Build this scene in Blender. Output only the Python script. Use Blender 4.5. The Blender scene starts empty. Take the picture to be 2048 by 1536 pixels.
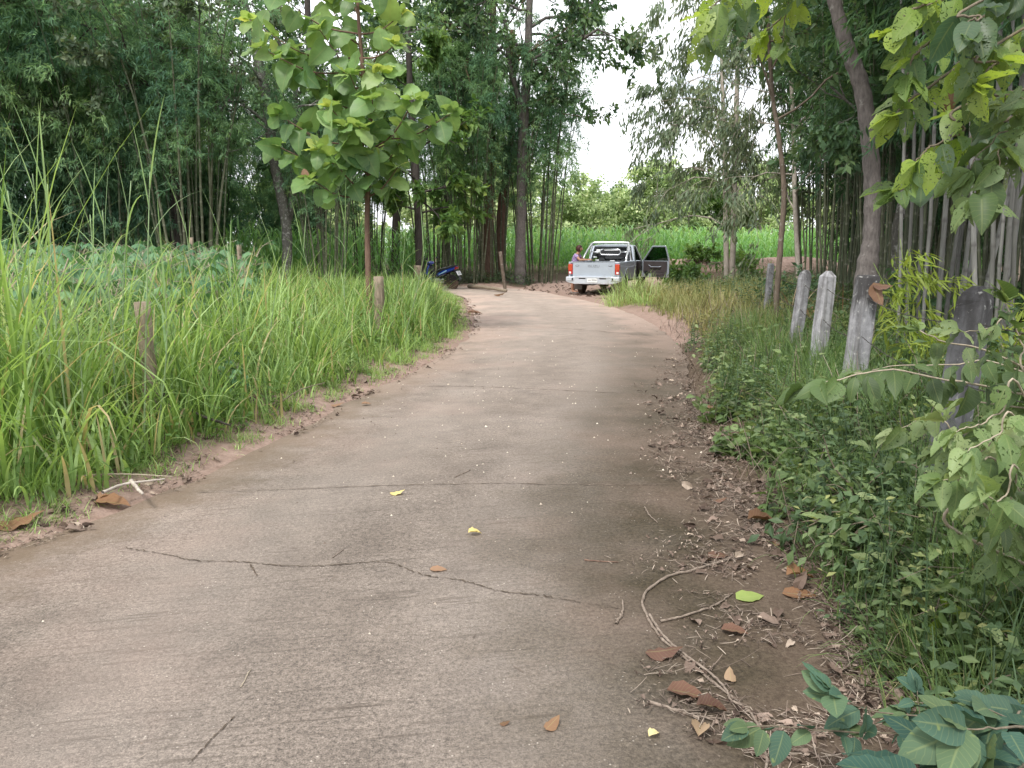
import bpy, bmesh, math, random
import numpy as np
from mathutils import Vector, Matrix

rng = np.random.default_rng(11)
random.seed(11)
R = math.radians
scene = bpy.context.scene
COL = scene.collection

# ------------------------------------------------------------------ camera
CAM_H = 1.6
PITCH = R(10.0)
FPX = 1577.0            # focal length in photo pixels (photo is 2048 px wide)
cam_d = bpy.data.cameras.new("camera")
cam_d.lens = 36.0 * FPX / 2048.0
cam_d.sensor_width = 36.0
cam_d.clip_start = 0.05
cam_d.clip_end = 2000
cam = bpy.data.objects.new("camera", cam_d)
COL.objects.link(cam)
cam.location = (0, 0, CAM_H)
cam.rotation_euler = (math.pi / 2 - PITCH, 0, 0)
scene.camera = cam

def ray(px, py):
    a = (px - 1024) / FPX
    b = -(py - 768) / FPX
    return np.array([a, math.cos(PITCH) + b * math.sin(PITCH), -math.sin(PITCH) + b * math.cos(PITCH)])

def G(px, py, z=0.0):
    """surveyed point on the ground (height z) for a spot measured in the photo"""
    d = ray(px, py)
    t = (z - CAM_H) / d[2]
    return np.array([d[0] * t, d[1] * t, z])

def P(px, py, Y):
    """surveyed point at ground distance Y"""
    d = ray(px, py)
    t = Y / d[1]
    return np.array([d[0] * t, Y, CAM_H + d[2] * t])

# ------------------------------------------------------------------ object bookkeeping
def tag(o, label=None, cat=None, group=None, kind=None):
    if label: o["label"] = label
    if cat: o["category"] = cat
    if group: o["group"] = group
    if kind: o["kind"] = kind
    return o

def thing(name, label, cat, loc=(0, 0, 0), rz=0.0, group=None):
    o = bpy.data.objects.new(name, None)
    o.empty_display_size = 0.2
    o.location = tuple(float(c) for c in loc)
    o.rotation_euler = (0, 0, rz)
    COL.objects.link(o)
    return tag(o, label, cat, group)

def copy_tree(o, parent=None):
    c = o.copy()
    COL.objects.link(c)
    c.parent = parent
    for ch in list(o.children):
        copy_tree(ch, c)
    return c

# ------------------------------------------------------------------ numpy geometry
class Geo:
    """collects vertices / tris / quads and a per-vertex (random, along, across) attribute"""
    def __init__(s):
        s.V, s.C, s.F, s.n = [], [], [], 0
    def add(s, V, F, rnd=0.5, t=0.0, u=0.0, mi=0):
        V = np.asarray(V, np.float32).reshape(-1, 3)
        F = np.asarray(F, np.int32)
        c = np.empty((len(V), 3), np.float32)
        c[:, 0] = rnd; c[:, 1] = t; c[:, 2] = u
        s.V.append(V); s.C.append(c); s.F.append((F + s.n, mi)); s.n += len(V)
    def build(s, name, mats, parent=None, smooth=True, loc=None):
        if not isinstance(mats, (list, tuple)): mats = [mats]
        me = bpy.data.meshes.new(name)
        V = np.concatenate(s.V); C = np.concatenate(s.C)
        li = np.concatenate([f.ravel() for f, _ in s.F])
        tot = np.concatenate([np.full(len(f), f.shape[1], np.int32) for f, _ in s.F])
        mi = np.concatenate([np.full(len(f), m, np.int32) for f, m in s.F])
        st = np.zeros(len(tot), np.int32); st[1:] = np.cumsum(tot)[:-1]
        me.vertices.add(len(V)); me.vertices.foreach_set("co", V.ravel())
        me.loops.add(len(li)); me.loops.foreach_set("vertex_index", li)
        me.polygons.add(len(tot)); me.polygons.foreach_set("loop_start", st)
        me.polygons.foreach_set("loop_total", tot)
        me.polygons.foreach_set("material_index", mi)
        me.polygons.foreach_set("use_smooth", np.full(len(tot), smooth))
        at = me.attributes.new("col", 'FLOAT_VECTOR', 'POINT')
        at.data.foreach_set("vector", C.ravel())
        for m in mats: me.materials.append(m)
        me.update(calc_edges=True)
        o = bpy.data.objects.new(name, me)
        COL.objects.link(o)
        if parent is not None: o.parent = parent
        if loc is not None: o.location = tuple(float(c) for c in loc)
        return o

def nrm(a):
    return a / np.maximum(np.linalg.norm(a, axis=-1, keepdims=True), 1e-9)

def frames(d, up):
    """rotation matrices whose y axis is d and whose z axis is close to up"""
    y = nrm(d)
    x = nrm(np.cross(y, up))
    z = np.cross(x, y)
    return np.stack([x, y, z], axis=-1)

def scatter(g, tpl, Pn, Rm, S, rnd, mi=0):
    tv, tf, tt, tu = tpl
    n, k = len(Pn), len(tv)
    if n == 0: return
    S = np.asarray(S, float)
    if S.ndim == 0: S = np.full(n, float(S))
    if S.ndim == 1: S = np.repeat(S[:, None], 3, 1)
    L = tv[None, :, :] * S[:, None, :]
    V = np.einsum('nij,nkj->nki', Rm, L) + np.asarray(Pn)[:, None, :]
    for F in tf:
        pass
    base = (np.arange(n) * k)[:, None, None]
    g_off = g.n
    V2 = V.reshape(-1, 3)
    c = np.empty((n * k, 3), np.float32)
    c[:, 0] = np.repeat(np.broadcast_to(rnd, (n,)), k)
    c[:, 1] = np.tile(tt, n); c[:, 2] = np.tile(tu, n)
    g.V.append(V2.astype(np.float32)); g.C.append(c)
    for F in tf:
        g.F.append(((F[None] + base).reshape(-1, F.shape[1]).astype(np.int32) + g_off, mi))
    g.n += n * k

def leaf_tpl(rows, w, fold=0.25, droop=0.15, shape=None, wav=0.0):
    """unit-length leaf along +Y, w = half width, w/ midrib fold and droop; two columns of quads"""
    ts = np.linspace(0, 1, rows)
    if shape is None:
        shape = lambda t: math.sin(math.pi * min(1, t ** 0.75)) ** 0.8
    v, tt, tu = [], [], []
    for i, t in enumerate(ts):
        hw = max(0.004, w * shape(t))
        z = -droop * t * t
        e = fold * hw + wav * math.sin(i * 2.6)
        v += [(-hw, t - 0.12 * hw, z + e), (0, t, z), (hw, t - 0.12 * hw, z + fold * hw - wav * math.sin(i * 2.6 + 1))]
        tt += [t] * 3; tu += [-1, 0, 1]
    f = []
    for i in range(rows - 1):
        a = i * 3
        f += [(a, a + 1, a + 4, a + 3), (a + 1, a + 2, a + 5, a + 4)]
    return np.array(v, float), [np.array(f)], np.array(tt), np.array(tu)

def diamond_tpl(w, fold=0.2):
    v = np.array([(0, 0, 0), (w, .42, fold * w), (0, 1, -.06), (-w, .42, fold * w)], float)
    return v, [np.array([(0, 1, 2), (0, 2, 3)])], np.array([0, .4, 1, .4]), np.array([0, 1, 0, -1.])

BROAD = leaf_tpl(6, .40, .22, .22, lambda t: math.sin(math.pi * min(1, t ** 0.7)) ** 0.62, .02)
OVAL = leaf_tpl(5, .24, .28, .2)
LANCE = leaf_tpl(5, .10, .3, .25)
OVAL_S = leaf_tpl(3, .26, .3, .15)
SMALL = diamond_tpl(.27)
SLIM = diamond_tpl(.10)
BLADE = diamond_tpl(.075, .1)

def blades(g, Pn, az, L, W, lean, bend, nseg, rnd, mi=0, tip=.04, power=1.4):
    """arching strips: grass blades, corn leaves"""
    n = len(Pn)
    Pn = np.asarray(Pn, float)
    L = np.broadcast_to(L, (n,)); W = np.broadcast_to(W, (n,))
    lean = np.broadcast_to(lean, (n,)); bend = np.broadcast_to(bend, (n,))
    h = np.stack([np.cos(az), np.sin(az), np.zeros(n)], -1)
    s = np.stack([-np.sin(az), np.cos(az), np.zeros(n)], -1)
    cur = Pn.copy()
    V = np.empty((n, nseg + 1, 2, 3)); T = np.linspace(0, 1, nseg + 1)
    for i, t in enumerate(T):
        if i:
            a = lean + bend * ((i - .5) / nseg) ** power
            step = (h * np.sin(a)[:, None] + np.array([0, 0, 1.]) * np.cos(a)[:, None]) * (L / nseg)[:, None]
            cur = cur + step
        prof = (1 - t) ** .6 * min(1, .55 + 2.0 * t) + tip * t
        hw = (W * .5 * prof)[:, None]
        V[:, i, 0] = cur - s * hw; V[:, i, 1] = cur + s * hw
    k = 2 * (nseg + 1)
    f = np.array([(2 * i, 2 * i + 1, 2 * i + 3, 2 * i + 2) for i in range(nseg)])
    F = (f[None] + (np.arange(n) * k)[:, None, None]).reshape(-1, 4)
    g.add(V.reshape(-1, 3), F, np.repeat(np.broadcast_to(rnd, (n,)), k), np.tile(np.repeat(T, 2), n), np.tile([-1., 1.], n * (nseg + 1)), mi)

def tube(g, pts, rad, sides=8, rnd=.5, mi=0, ts=None, cap=True):
    pts = np.asarray(pts, float); n = len(pts)
    rad = np.broadcast_to(rad, (n,))
    tan = np.gradient(pts, axis=0); tan = nrm(tan)
    ref = np.array([0, 0, 1.]) if abs(tan[0][2]) < .9 else np.array([1., 0, 0])
    x = nrm(np.cross(tan[0], ref)); V = []
    ang = np.linspace(0, 2 * math.pi, sides, endpoint=False)
    for i in range(n):
        x = nrm(x - tan[i] * np.dot(x, tan[i])); y = np.cross(tan[i], x)
        V.append(pts[i] + rad[i] * (np.cos(ang)[:, None] * x + np.sin(ang)[:, None] * y))
    V = np.concatenate(V)
    i = np.arange(n - 1)[:, None] * sides; j = np.arange(sides)[None]; j2 = (j + 1) % sides
    F = np.stack([i + j, i + j2, i + sides + j2, i + sides + j], -1).reshape(-1, 4)
    if ts is None: ts = np.linspace(0, 1, n)
    t = np.repeat(ts, sides)
    if cap:
        V = np.concatenate([V, pts[-1:]]); t = np.append(t, ts[-1])
        b = (n - 1) * sides
        FT = np.array([(b + q, b + (q + 1) % sides, n * sides) for q in range(sides)])
        g.add(V, F, rnd, t, 0, mi)
        g.F.append((FT.astype(np.int32) + (g.n - len(V)), mi))
    else:
        g.add(V, F, rnd, t, 0, mi)

def spline(pts, n):
    """Catmull-Rom through control points (any dimension)"""
    p = np.asarray(pts, float)
    p = np.concatenate([2 * p[:1] - p[1:2], p, 2 * p[-1:] - p[-2:-1]])
    m = len(p) - 3
    out = []
    for q in np.linspace(0, m - 1e-6, n):
        i = int(q); t = q - i
        a, b, c, d = p[i:i + 4]
        out.append(.5 * ((2 * b) + (-a + c) * t + (2 * a - 5 * b + 4 * c - d) * t * t + (-a + 3 * b - 3 * c + d) * t ** 3))
    return np.array(out)

def sstep(a, b, x):
    t = np.clip((x - a) / (b - a), 0, 1)
    return t * t * (3 - 2 * t)

def in_poly(x, y, poly):
    r = np.zeros(len(x), bool); n = len(poly)
    for i in range(n):
        x1, y1 = poly[i][:2]; x2, y2 = poly[(i + 1) % n][:2]
        c = ((y1 > y) != (y2 > y)) & (x < (x2 - x1) * (y - y1) / (y2 - y1 + 1e-12) + x1)
        r ^= c
    return r

def line_dist(x, y, line):
    d = np.full(len(x), 1e9)
    for (x1, y1), (x2, y2) in zip(line[:-1], line[1:]):
        dx, dy = x2 - x1, y2 - y1
        t = np.clip(((x - x1) * dx + (y - y1) * dy) / (dx * dx + dy * dy + 1e-12), 0, 1)
        d = np.minimum(d, np.hypot(x - x1 - t * dx, y - y1 - t * dy))
    return d

def vnoise(x, y, s, seed=0):
    """smooth value noise in 0..1"""
    x = np.asarray(x) / s; y = np.asarray(y) / s
    xi = np.floor(x).astype(int); yi = np.floor(y).astype(int)
    fx = x - xi; fy = y - yi
    fx = fx * fx * (3 - 2 * fx); fy = fy * fy * (3 - 2 * fy)
    def h(a, b):
        v = np.sin(a * 127.1 + b * 311.7 + seed * 74.7) * 43758.5453
        return v - np.floor(v)
    return (h(xi, yi) * (1 - fx) + h(xi + 1, yi) * fx) * (1 - fy) + (h(xi, yi + 1) * (1 - fx) + h(xi + 1, yi + 1) * fx) * fy

# ------------------------------------------------------------------ bmesh helper for made objects
class BM:
    def __init__(s): s.b = bmesh.new()
    def box(s, x0, x1, y0, y1, z0, z1):
        v = [s.b.verts.new(c) for c in ((x0, y0, z0), (x1, y0, z0), (x1, y1, z0), (x0, y1, z0), (x0, y0, z1), (x1, y0, z1), (x1, y1, z1), (x0, y1, z1))]
        for f in ((3, 2, 1, 0), (4, 5, 6, 7), (0, 1, 5, 4), (1, 2, 6, 5), (2, 3, 7, 6), (3, 0, 4, 7)):
            s.b.faces.new([v[i] for i in f])
        return v
    def hexa(s, c):
        v = [s.b.verts.new(tuple(map(float, q))) for q in c]
        for f in ((3, 2, 1, 0), (4, 5, 6, 7), (0, 1, 5, 4), (1, 2, 6, 5), (2, 3, 7, 6), (3, 0, 4, 7)):
            s.b.faces.new([v[i] for i in f])
        return v
    def prism(s, poly, axis, a, b):
        """polygon in the plane normal to axis (order y,z / x,z / x,y) extruded from a to b"""
        def mk(p, q):
            return {0: (q, p[0], p[1]), 1: (p[0], q, p[1]), 2: (p[0], p[1], q)}[axis]
        A = [s.b.verts.new(mk(p, a)) for p in poly]; B = [s.b.verts.new(mk(p, b)) for p in poly]
        s.b.faces.new(A[::-1]); s.b.faces.new(B)
        n = len(poly)
        for i in range(n):
            s.b.faces.new((A[i], A[(i + 1) % n], B[(i + 1) % n], B[i]))
        return A + B
    def tube(s, pts, r, sides=8):
        pts = np.asarray(pts, float)
        g = Geo(); tube(g, pts, r, sides, cap=False)
        V = g.V[0]; vs = [s.b.verts.new(tuple(map(float, v))) for v in V]
        for f in g.F[0][0]: s.b.faces.new([vs[i] for i in f])
        s.b.faces.new(vs[:sides][::-1]); s.b.faces.new(vs[-sides:])
        return vs
    def lathe(s, prof, axis=0, c=(0, 0, 0), n=24):
        """profile [(along, radius)] revolved about an axis through c; closed profile"""
        rings = []
        for a, r in prof:
            ring = []
            for k in range(n):
                q = 2 * math.pi * k / n
                p = {0: (a, r * math.cos(q), r * math.sin(q)), 1: (r * math.cos(q), a, r * math.sin(q)), 2: (r * math.cos(q), r * math.sin(q), a)}[axis]
                ring.append(s.b.verts.new((p[0] + c[0], p[1] + c[1], p[2] + c[2])))
            rings.append(ring)
        for i in range(len(rings) - 1):
            for k in range(n):
                s.b.faces.new((rings[i][k], rings[i][(k + 1) % n], rings[i + 1][(k + 1) % n], rings[i + 1][k]))
        s.b.faces.new(rings[0][::-1]); s.b.faces.new(rings[-1])
    def xform(s, M, verts=None):
        bmesh.ops.transform(s.b, matrix=M, verts=verts or s.b.verts)
    def build(s, name, mat, parent=None, bevel=0.0, smooth=False, seg=2, angle=35):
        bmesh.ops.recalc_face_normals(s.b, faces=s.b.faces)
        me = bpy.data.meshes.new(name); s.b.to_mesh(me); s.b.free()
        for m in (mat if isinstance(mat, (list, tuple)) else [mat]): me.materials.append(m)
        if smooth:
            me.polygons.foreach_set("use_smooth", [True] * len(me.polygons))
        o = bpy.data.objects.new(name, me); COL.objects.link(o)
        if parent is not None: o.parent = parent
        if bevel:
            md = o.modifiers.new("bevel", 'BEVEL'); md.width = bevel; md.segments = seg
            md.limit_method = 'ANGLE'; md.angle_limit = R(angle); md.harden_normals = False
        return o
# ------------------------------------------------------------------ materials
def new_mat(name):
    m = bpy.data.materials.new(name); m.use_nodes = True
    nt = m.node_tree; nt.nodes.clear()
    out = nt.nodes.new("ShaderNodeOutputMaterial")
    return m, nt, out

class N:
    """tiny node-tree helper"""
    def __init__(s, nt): s.nt = nt
    def n(s, typ, **kw):
        nd = s.nt.nodes.new(typ)
        for k, v in kw.items():
            if k.startswith('i_'):
                key = k[2:].replace('_', ' ')
                nd.inputs[int(key) if key.isdigit() else key].default_value = v
            else: setattr(nd, k, v)
        return nd
    def l(s, a, b): s.nt.links.new(a, b)
    def noise(s, vec, scale, detail=4, rough=.55, dist=0.0):
        nd = s.n("ShaderNodeTexNoise"); nd.inputs["Scale"].default_value = scale
        nd.inputs["Detail"].default_value = detail; nd.inputs["Roughness"].default_value = rough
        nd.inputs["Distortion"].default_value = dist
        if vec is not None: s.l(vec, nd.inputs["Vector"])
        return nd.outputs["Fac"]
    def ramp(s, fac, stops):
        nd = s.n("ShaderNodeValToRGB"); e = nd.color_ramp.elements
        while len(e) < len(stops): e.new(.5)
        for q, (p, c) in zip(e, stops):
            q.position = p
            q.color = (c, c, c, 1) if isinstance(c, (int, float)) else (*c, 1)
        s.l(fac, nd.inputs["Fac"])
        return nd.outputs["Color"]
    def mix(s, f, a, b, mode='MIX'):
        nd = s.n("ShaderNodeMix", data_type='RGBA', blend_type=mode)
        for ix, v in ((0, f), (6, a), (7, b)):
            sock = nd.inputs[ix]
            if hasattr(v, 'links') or hasattr(v, 'is_linked'): s.l(v, sock)
            elif isinstance(v, (int, float)): sock.default_value = v if ix == 0 else (v, v, v, 1)
            else: sock.default_value = (*v, 1)
        return nd.outputs[2]
    def math(s, op, a, b=None, c=None, clamp=False):
        nd = s.n("ShaderNodeMath", operation=op); nd.use_clamp = clamp
        for sock, v in zip(nd.inputs, (a, b, c)):
            if v is None: continue
            if isinstance(v, (int, float)): sock.default_value = v
            else: s.l(v, sock)
        return nd.outputs[0]
    def col(s):
        a = s.n("ShaderNodeAttribute"); a.attribute_name = "col"
        x = s.n("ShaderNodeSeparateXYZ"); s.l(a.outputs["Vector"], x.inputs[0])
        return x.outputs
    def pos(s):
        return s.n("ShaderNodeNewGeometry").outputs["Position"]
    def obj(s):
        return s.n("ShaderNodeTexCoord").outputs["Object"]
    def scale(s, vec, sc, rot=(0, 0, 0)):
        m = s.n("ShaderNodeMapping"); m.inputs["Scale"].default_value = sc; m.inputs["Rotation"].default_value = rot
        s.l(vec, m.inputs["Vector"]); return m.outputs[0]
    def bump(s, h, strength=.4, dist=.01):
        b = s.n("ShaderNodeBump"); b.inputs["Strength"].default_value = strength; b.inputs["Distance"].default_value = dist
        s.l(h, b.inputs["Height"]); return b.outputs[0]
    def pbr(s, out, color, rough=.6, metal=0.0, normal=None, spec=.5, coat=0.0):
        b = s.n("ShaderNodeBsdfPrincipled")
        for k, v in (("Base Color", color), ("Roughness", rough), ("Metallic", metal)):
            if isinstance(v, (int, float)): b.inputs[k].default_value = v
            elif isinstance(v, tuple): b.inputs[k].default_value = (*v, 1)
            else: s.l(v, b.inputs[k])
        b.inputs["Specular IOR Level"].default_value = spec
        b.inputs["Coat Weight"].default_value = coat
        if normal is not None: s.l(normal, b.inputs["Normal"])
        s.l(b.outputs[0], out.inputs["Surface"])
        return b

def leaf_mat(name, stops, trans=.35, rough=.5, spec=.3, holes=False, veins=False, tipc=None, tcol=1.5, yell=0.12, spots=None, tblue=.62):
    m, nt, out = new_mat(name); k = N(nt)
    c = k.col()
    base = k.ramp(c[0], stops)
    # mottled tone over the plant
    base = k.mix(1.0, base, k.ramp(k.noise(k.pos(), 3.0, 3), [(.3, .72), (.7, 1.25)]), 'MULTIPLY')
    if tipc: base = k.mix(k.ramp(c[1], [(.75, 0.0), (1.0, 1.0)]), base, tipc)
    if veins:
        au = k.math('ABSOLUTE', c[2])
        mid = k.ramp(au, [(.02, 1.0), (.10, 0.0)])
        sv = k.math('SINE', k.math('MULTIPLY', k.math('SUBTRACT', c[1], k.math('MULTIPLY', au, .22)), 62.0))
        sv = k.ramp(sv, [(.80, 0.0), (1.0, .45)])
        vv = k.math('MAXIMUM', mid, sv)
        base = k.mix(k.math('MULTIPLY', vv, .45), base, k.mix(.5, base, (.35, .38, .15)))
    if spots:
        base = k.mix(k.ramp(k.noise(k.obj(), 28, 2), [(.66, 0.0), (.72, .8)]), base, spots)
    p = k.pbr(out, base, rough, 0, spec=spec)
    tr = k.n("ShaderNodeBsdfTranslucent")
    tc = k.mix(1.0, base, (tcol * (1 + yell), tcol * 1.05, tcol * tblue), 'MULTIPLY')
    k.l(tc, tr.inputs["Color"])
    mx = k.n("ShaderNodeMixShader"); mx.inputs[0].default_value = trans
    k.l(p.outputs[0], mx.inputs[1]); k.l(tr.outputs[0], mx.inputs[2])
    res = mx.outputs[0]
    if veins:
        k.l(k.bump(vv, .25, .002), p.inputs["Normal"])
    if holes:
        hv = k.noise(k.scale(k.obj(), (1, 1, 1)), 62.0, 1, .4, 1.6)
        gate = k.ramp(c[0], [(.35, .0), (.5, 1.0)])
        hv2 = k.noise(k.obj(), 27.0, 2, .6, .8)
        hm = k.math('MULTIPLY', k.math('MAXIMUM', k.ramp(hv, [(.625, 0.0), (.64, 1.0)]), k.ramp(hv2, [(.655, 0.0), (.665, 1.0)])), gate)
        hm = k.math('MULTIPLY', hm, k.ramp(k.math('ABSOLUTE', c[2]), [(.06, 0.0), (.12, 1.0)]))
        t = k.n("ShaderNodeBsdfTransparent"); m2 = k.n("ShaderNodeMixShader")
        k.l(hm, m2.inputs[0]); k.l(res, m2.inputs[1]); k.l(t.outputs[0], m2.inputs[2]); res = m2.outputs[0]
    k.l(res, out.inputs["Surface"])
    return m

def bark_mat(name, a, b, sc=(14, 14, 2.5), bump=.6, lichen=None, lsc=5, lth=.6, rough=.85):
    m, nt, out = new_mat(name); k = N(nt)
    v = k.scale(k.obj(), sc)
    n1 = k.noise(v, 1.6, 6, .65)
    c = k.ramp(n1, [(.3, a), (.7, b)])
    if lichen:
        c = k.mix(k.ramp(k.noise(k.obj(), lsc, 5, .6), [(lth - .04, 0.0), (lth + .06, .85)]), c, lichen)
    k.pbr(out, c, rough, 0, k.bump(n1, bump, .02), spec=.2)
    return m

def plain(name, c, rough=.5, metal=0.0, spec=.5, var=.15, vs=6, coat=0.0, dirt=None, dz=(0, .3)):
    m, nt, out = new_mat(name); k = N(nt)
    c2 = k.mix(1.0, c, k.ramp(k.noise(k.obj(), vs, 4), [(.3, 1 - var), (.7, 1 + var)]), 'MULTIPLY')
    if dirt:
        x = k.n("ShaderNodeSeparateXYZ"); k.l(k.obj(), x.inputs[0])
        z = k.math('ADD', x.outputs[2], k.math('MULTIPLY', k.math('SUBTRACT', k.noise(k.obj(), 5, 5), .5), .5))
        f = k.n("ShaderNodeMapRange"); k.l(z, f.inputs[0])
        f.inputs[1].default_value = dz[1]; f.inputs[2].default_value = dz[0]
        f.inputs[3].default_value = 0.0; f.inputs[4].default_value = .9
        c2 = k.mix(f.outputs[0], c2, dirt)
        b = k.pbr(out, c2, rough, metal, spec=spec, coat=coat)
        k.l(k.math('MULTIPLY', k.math('SUBTRACT', 1.0, f.outputs[0]), metal), b.inputs["Metallic"])
        k.l(k.math('ADD', rough, k.math('MULTIPLY', f.outputs[0], .4)), b.inputs["Roughness"])
    else:
        k.pbr(out, c2, rough, metal, spec=spec, coat=coat)
    return m

def glass_mat(name, tint=(.55, .65, .6), alpha=.55):
    m, nt, out = new_mat(name); k = N(nt)
    t = k.n("ShaderNodeBsdfTransparent"); t.inputs[0].default_value = (*tint, 1)
    gl = k.n("ShaderNodeBsdfGlossy"); gl.inputs["Roughness"].default_value = .03; gl.inputs[0].default_value = (.9, .9, .9, 1)
    fr = k.n("ShaderNodeFresnel"); fr.inputs[0].default_value = 1.5
    mx = k.n("ShaderNodeMixShader")
    k.l(k.math('MULTIPLY', fr.outputs[0], .8), mx.inputs[0]); k.l(t.outputs[0], mx.inputs[1]); k.l(gl.outputs[0], mx.inputs[2])
    k.l(mx.outputs[0], out.inputs["Surface"])
    return m

M = {}
# vegetation
M['teak'] = leaf_mat('teak_leaf', [(0, (.08, .165, .06)), (.45, (.175, .29, .10)), (.8, (.29, .40, .14)), (1, (.42, .47, .14))], .42, .45, .4, veins=True)
M['bamboo_l'] = leaf_mat('bamboo_foliage', [(0, (.05, .118, .082)), (.4, (.125, .235, .145)), (.75, (.25, .385, .19)), (1, (.42, .54, .23))], .46, .6, .2, yell=.05, tblue=.75)  # brighter copy: lift and light patches of the left thicket put into the colour
M['bamboo_r'] = leaf_mat('shade_bamboo_foliage', [(0, (.028, .07, .038)), (.5, (.06, .13, .062)), (1, (.13, .22, .08))], .34, .55, .25)  # darker copy: deep shade of the right thicket put into the colour
M['bamboo_y'] = leaf_mat('young_bamboo_foliage', [(0, (.09, .16, .03)), (.5, (.16, .24, .04)), (1, (.26, .31, .06))], .4, .5, .3)
M['grass'] = leaf_mat('tall_grass_blade', [(0, (.10, .18, .05)), (.40, (.235, .36, .11)), (.78, (.41, .55, .24)), (.93, (.56, .63, .38)), (1, (.46, .38, .22))], .42, .5, .3)
M['cane'] = leaf_mat('cane_grass_leaf', [(0, (.14, .24, .10)), (.5, (.24, .36, .16)), (1, (.38, .50, .26))], .35, .5, .35)
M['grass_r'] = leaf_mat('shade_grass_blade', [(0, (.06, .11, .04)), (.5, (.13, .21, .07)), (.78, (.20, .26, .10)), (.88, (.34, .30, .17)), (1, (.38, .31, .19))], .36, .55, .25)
M['grass_dry'] = leaf_mat('dry_grass_blade', [(0, (.17, .21, .075)), (.5, (.30, .29, .13)), (1, (.42, .34, .19))], .3, .6, .2)
M['weed'] = leaf_mat('weed_leaf', [(0, (.040, .074, .036)), (.5, (.082, .134, .058)), (.85, (.145, .195, .08)), (1, (.27, .29, .11))], .30, .5, .3)
M['weed_l'] = leaf_mat('verge_weed_leaf', [(0, (.06, .12, .035)), (.6, (.11, .20, .05)), (1, (.18, .25, .06))], .35, .5, .3)
M['cassava'] = leaf_mat('cassava_leaf', [(0, (.05, .125, .065)), (.5, (.095, .205, .095)), (1, (.18, .30, .14))], .3, .5, .35)
M['corn'] = leaf_mat('corn_leaf', [(0, (.09, .22, .065)), (.5, (.18, .37, .12)), (1, (.38, .54, .26))], .40, .4, .4)
M['tree_d'] = leaf_mat('dark_tree_leaf', [(0, (.04, .085, .045)), (.5, (.08, .15, .07)), (1, (.16, .24, .10))], .28, .5, .3)
M['tree_g'] = leaf_mat('grey_green_tree_leaf', [(0, (.07, .11, .07)), (.5, (.14, .19, .115)), (1, (.26, .30, .17))], .3, .5, .3)
M['tree_m'] = leaf_mat('mid_tree_leaf', [(0, (.05, .115, .03)), (.5, (.10, .19, .05)), (.9, (.18, .28, .07)), (1, (.32, .40, .07))], .36, .45, .35)
M['tree_y'] = leaf_mat('sunlit_tree_leaf', [(0, (.05, .09, .035)), (.4, (.24, .33, .14)), (.75, (.48, .56, .30)), (1, (.72, .74, .46))], .38, .5, .3, yell=0.0, tblue=.8)  # albedo raised: sunlight on the far trees is put into the leaf colour
M['overhang'] = leaf_mat('overhanging_leaf', [(0, (.045, .09, .055)), (.5, (.075, .13, .055)), (.85, (.14, .22, .055)), (1, (.24, .33, .06))], .46, .42, .45, holes=True, veins=True)
M['bitten'] = leaf_mat('bitten_leaf', [(0, (.05, .085, .03)), (.35, (.085, .14, .045)), (.8, (.16, .225, .085)), (1, (.26, .32, .15))], .34, .5, .35, holes=True, veins=True)
M['deep'] = leaf_mat('deep_green_leaf', [(0, (.022, .058, .045)), (.5, (.038, .086, .063)), (.85, (.060, .115, .075)), (1, (.10, .15, .07))], .20, .62, .22, veins=True, spots=(.16, .2, .07))
M['dead'] = leaf_mat('dead_leaf', [(0, (.09, .05, .03)), (.4, (.17, .085, .045)), (.75, (.25, .15, .085)), (1, (.36, .26, .17))], .12, .65, .25, veins=True)
M['litter'] = leaf_mat('leaf_litter', [(0, (.055, .038, .03)), (.35, (.13, .092, .072)), (.75, (.245, .185, .15)), (1, (.42, .34, .27))], .05, .8, .15)
M['straw'] = leaf_mat('straw_twig', [(0, (.085, .062, .05)), (.65, (.20, .155, .125)), (1, (.44, .365, .295))], .02, .8, .15)
M['crumb'] = leaf_mat('grit', [(0, (.14, .11, .09)), (.6, (.28, .23, .19)), (.8, (.55, .48, .38)), (1, (.72, .66, .55))], 0.0, .85, .1)
M['yellow_leaf'] = leaf_mat('yellow_fallen_leaf', [(0, (.50, .38, .12)), (.5, (.62, .50, .20)), (1, (.72, .62, .34))], .15, .6, .25, veins=True)
M['lime_leaf'] = leaf_mat('lime_fallen_leaf', [(0, (.20, .27, .075)), (1, (.27, .33, .09))], .15, .5, .3, veins=True)
M['rust_leaf'] = leaf_mat('rust_fallen_leaf', [(0, (.085, .042, .030)), (.5, (.155, .078, .051)), (1, (.29, .17, .10))], .15, .55, .3, veins=True)
# bark / wood / stone
M['bark_grey'] = bark_mat('grey_bark', (.085, .073, .068), (.185, .163, .15), (20, 20, 6), .5, (.29, .275, .255), 11, .66)
M['bark_brown'] = bark_mat('brown_bark', (.10, .06, .045), (.24, .155, .115))
M['bark_slim'] = bark_mat('slim_tree_bark', (.085, .065, .05), (.19, .15, .115), (16, 16, 3), .6, (.26, .24, .21), 10, .64)
M['bark_dark'] = bark_mat('dark_bark', (.035, .03, .027), (.10, .085, .075))
M['bark_pale'] = bark_mat('pale_bark', (.30, .26, .22), (.52, .46, .40), (10, 10, 4), .3)
M['bark_moss'] = bark_mat('lichen_bark', (.09, .085, .075), (.20, .19, .165), (18, 18, 5), .6, (.42, .41, .38), 12, .58)
M['twig'] = bark_mat('twig_bark', (.10, .085, .06), (.22, .18, .13), (40, 40, 20), .3)
M['stem_pale'] = bark_mat('pale_stem', (.24, .20, .15), (.42, .36, .27), (40, 40, 20), .3)
M['stem_green'] = plain('green_stem', (.21, .29, .14), .5, var=.3)
M['vine'] = bark_mat('dry_vine_bark', (.12, .09, .07), (.32, .26, .21), (30, 30, 30), .5)
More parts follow.
